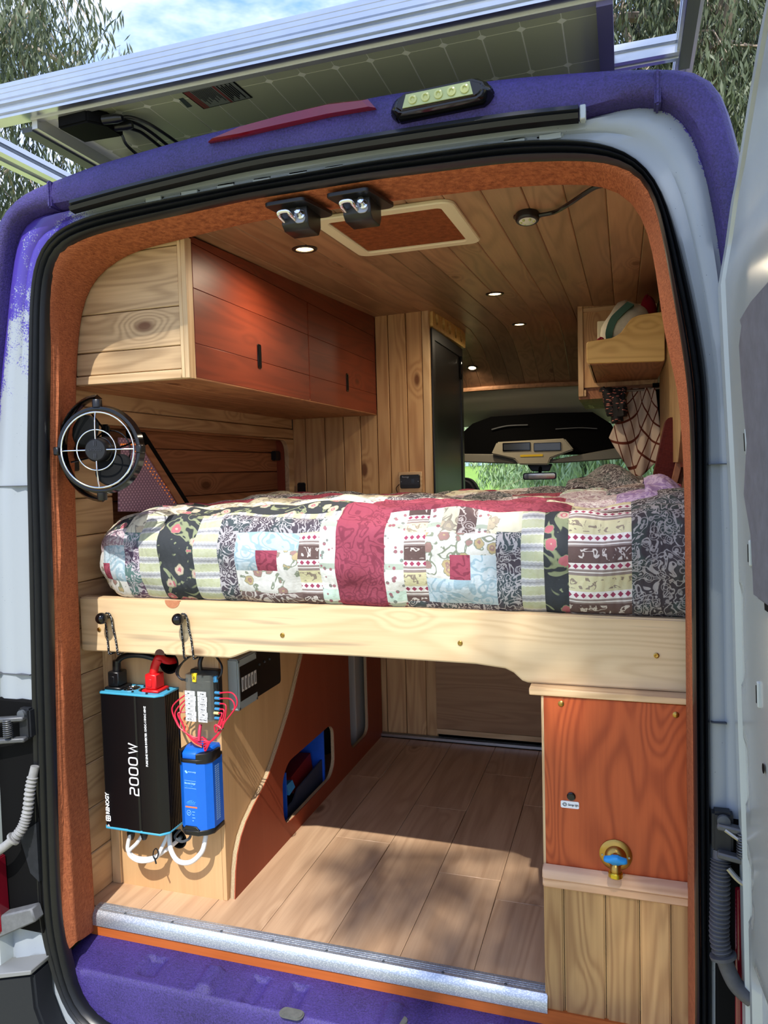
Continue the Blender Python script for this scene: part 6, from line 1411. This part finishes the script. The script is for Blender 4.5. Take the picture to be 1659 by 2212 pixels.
# trees ahead, seen through the windscreen
for k, (px, d_, lab, ml, rd_) in enumerate(((1235, 20, 'weeping gum tree straight ahead of the cab, leaves coloured as if sunlit', m_leaf_sunlit, (2.6, 1.5, 2.1)), (1345, 12.5, 'weeping gum tree ahead beside the hanging towel', m_leaf_sunlit, (1.5, 1.2, 1.7)), (1085, 42, 'distant gum tree beyond the meadow grass', m_leaf_sunlit, (3, 2, 1.2)), (1010, 46, 'far gum tree at the edge of the meadow', m_leaf_sunlit, (3, 2, 1.0)))):
    c = dirp(px, 1000, d_); c.z += .6 if k < 2 else 2.2; gum(gz(c+V(.3, .6, 0)), c, rd_, lab, 20+k, 34, 700 if k < 2 else 330, .19 if k < 2 else .25, ml, .14)
# unseen trees added behind the photographer, leaf clusters placed to shade the van
def shade(t, d=5.0): return Vector(t)-SUN_DIR*d
HD = [shade((x_, -.04, 2.125+.012*math.sin(x_*9)), 4.6) for x_ in np.linspace(-.52, 1.0, 15)]
gum((3.7, -2.9, GZ), (2.3, -2.8, 6.4), (1, 1, 1), 'unseen gum tree added behind the van, bough placed to shade the header', 31, len(HD), 380, .08, drop=.03, centres=HD, spread=(.06, .03, .022), trunk_r=.2)
PL = [shade((.86, -.02, z_), 6.6) for z_ in np.linspace(.1, 1.85, 14)]+[shade((.95, -.2, z_), 6.6) for z_ in np.linspace(.2, 1.5, 7)]
gum((5.0, -4.2, GZ), (2.9, -4.15, 6.4), (1, 1, 1), 'unseen gum tree added behind the van to shade the open right door', 32, len(PL), 120, .13, drop=.12, centres=PL, spread=(.05, .05, .06), trunk_r=.2)
DP = [shade(p_, 9.0) for p_ in [(.30, .42, 0), (.38, .62, 0), (.06, .66, 0), (-.08, .50, 0), (-.16, .70, 0), (.42, .30, 0), (.18, .28, 0), (.50, .17, .55), (.52, .17, .40), (.60, .17, .62), (.58, .15, .12), (.70, .15, .05), (.72, .17, .50), (.70, .2, 1.0), (.66, .2, 1.10), (.74, .2, .95), (.70, .4, 1.16), (.2, -.03, 2.2), (-.2, -.03, 2.2), (-.55, -.03, 2.2), (.5, .6, 1.16), (.0, .8, 1.16), (-.4, .7, 1.16), (.2, 1.1, 1.16), (-.3, 1.2, 1.16)]]
gum((5.2, -7.6, GZ), (1.9, -5.6, 9.3), (1, 1, 1), 'unseen gum tree added behind the van to cast dappled shade inside', 33, len(DP), 95, .15, drop=.12, centres=DP, spread=(.05, .05, .05), trunk_r=.14)

# long grass seen through the windscreen, growing around the trunks
rng = np.random.default_rng(3); vs_ = []; fs_ = []
for i in range(5200):
    x = rng.uniform(-9, 4); y = rng.uniform(9, 24); z = gh(x, y); h = rng.uniform(.08, .3)*(1+.5*math.sin(x*1.3)*math.cos(y*.9)); a = rng.uniform(0, PI); w = .012
    lx, ly = rng.normal(0, .06, 2)
    if any(math.hypot(x-tx, y-ty) < tr+.35 for tx, ty, tr in TRUNKS): continue
    dx, dy = math.cos(a)*w, math.sin(a)*w; k = len(vs_)
    vs_ += [(x-dx, y-dy, z), (x+dx, y+dy, z), (x+lx, y+ly, z+h)]; fs_.append((k, k+1, k+2))
mb = MB(); mb.v = vs_; mb.f = fs_
tag(mb.build('meadow_grass', plain('grass_blade', (160, 190, 90), .8), smooth=0, recalc=False), 'long grass blades in the meadow beyond the windscreen', 'grass', None, 'stuff')
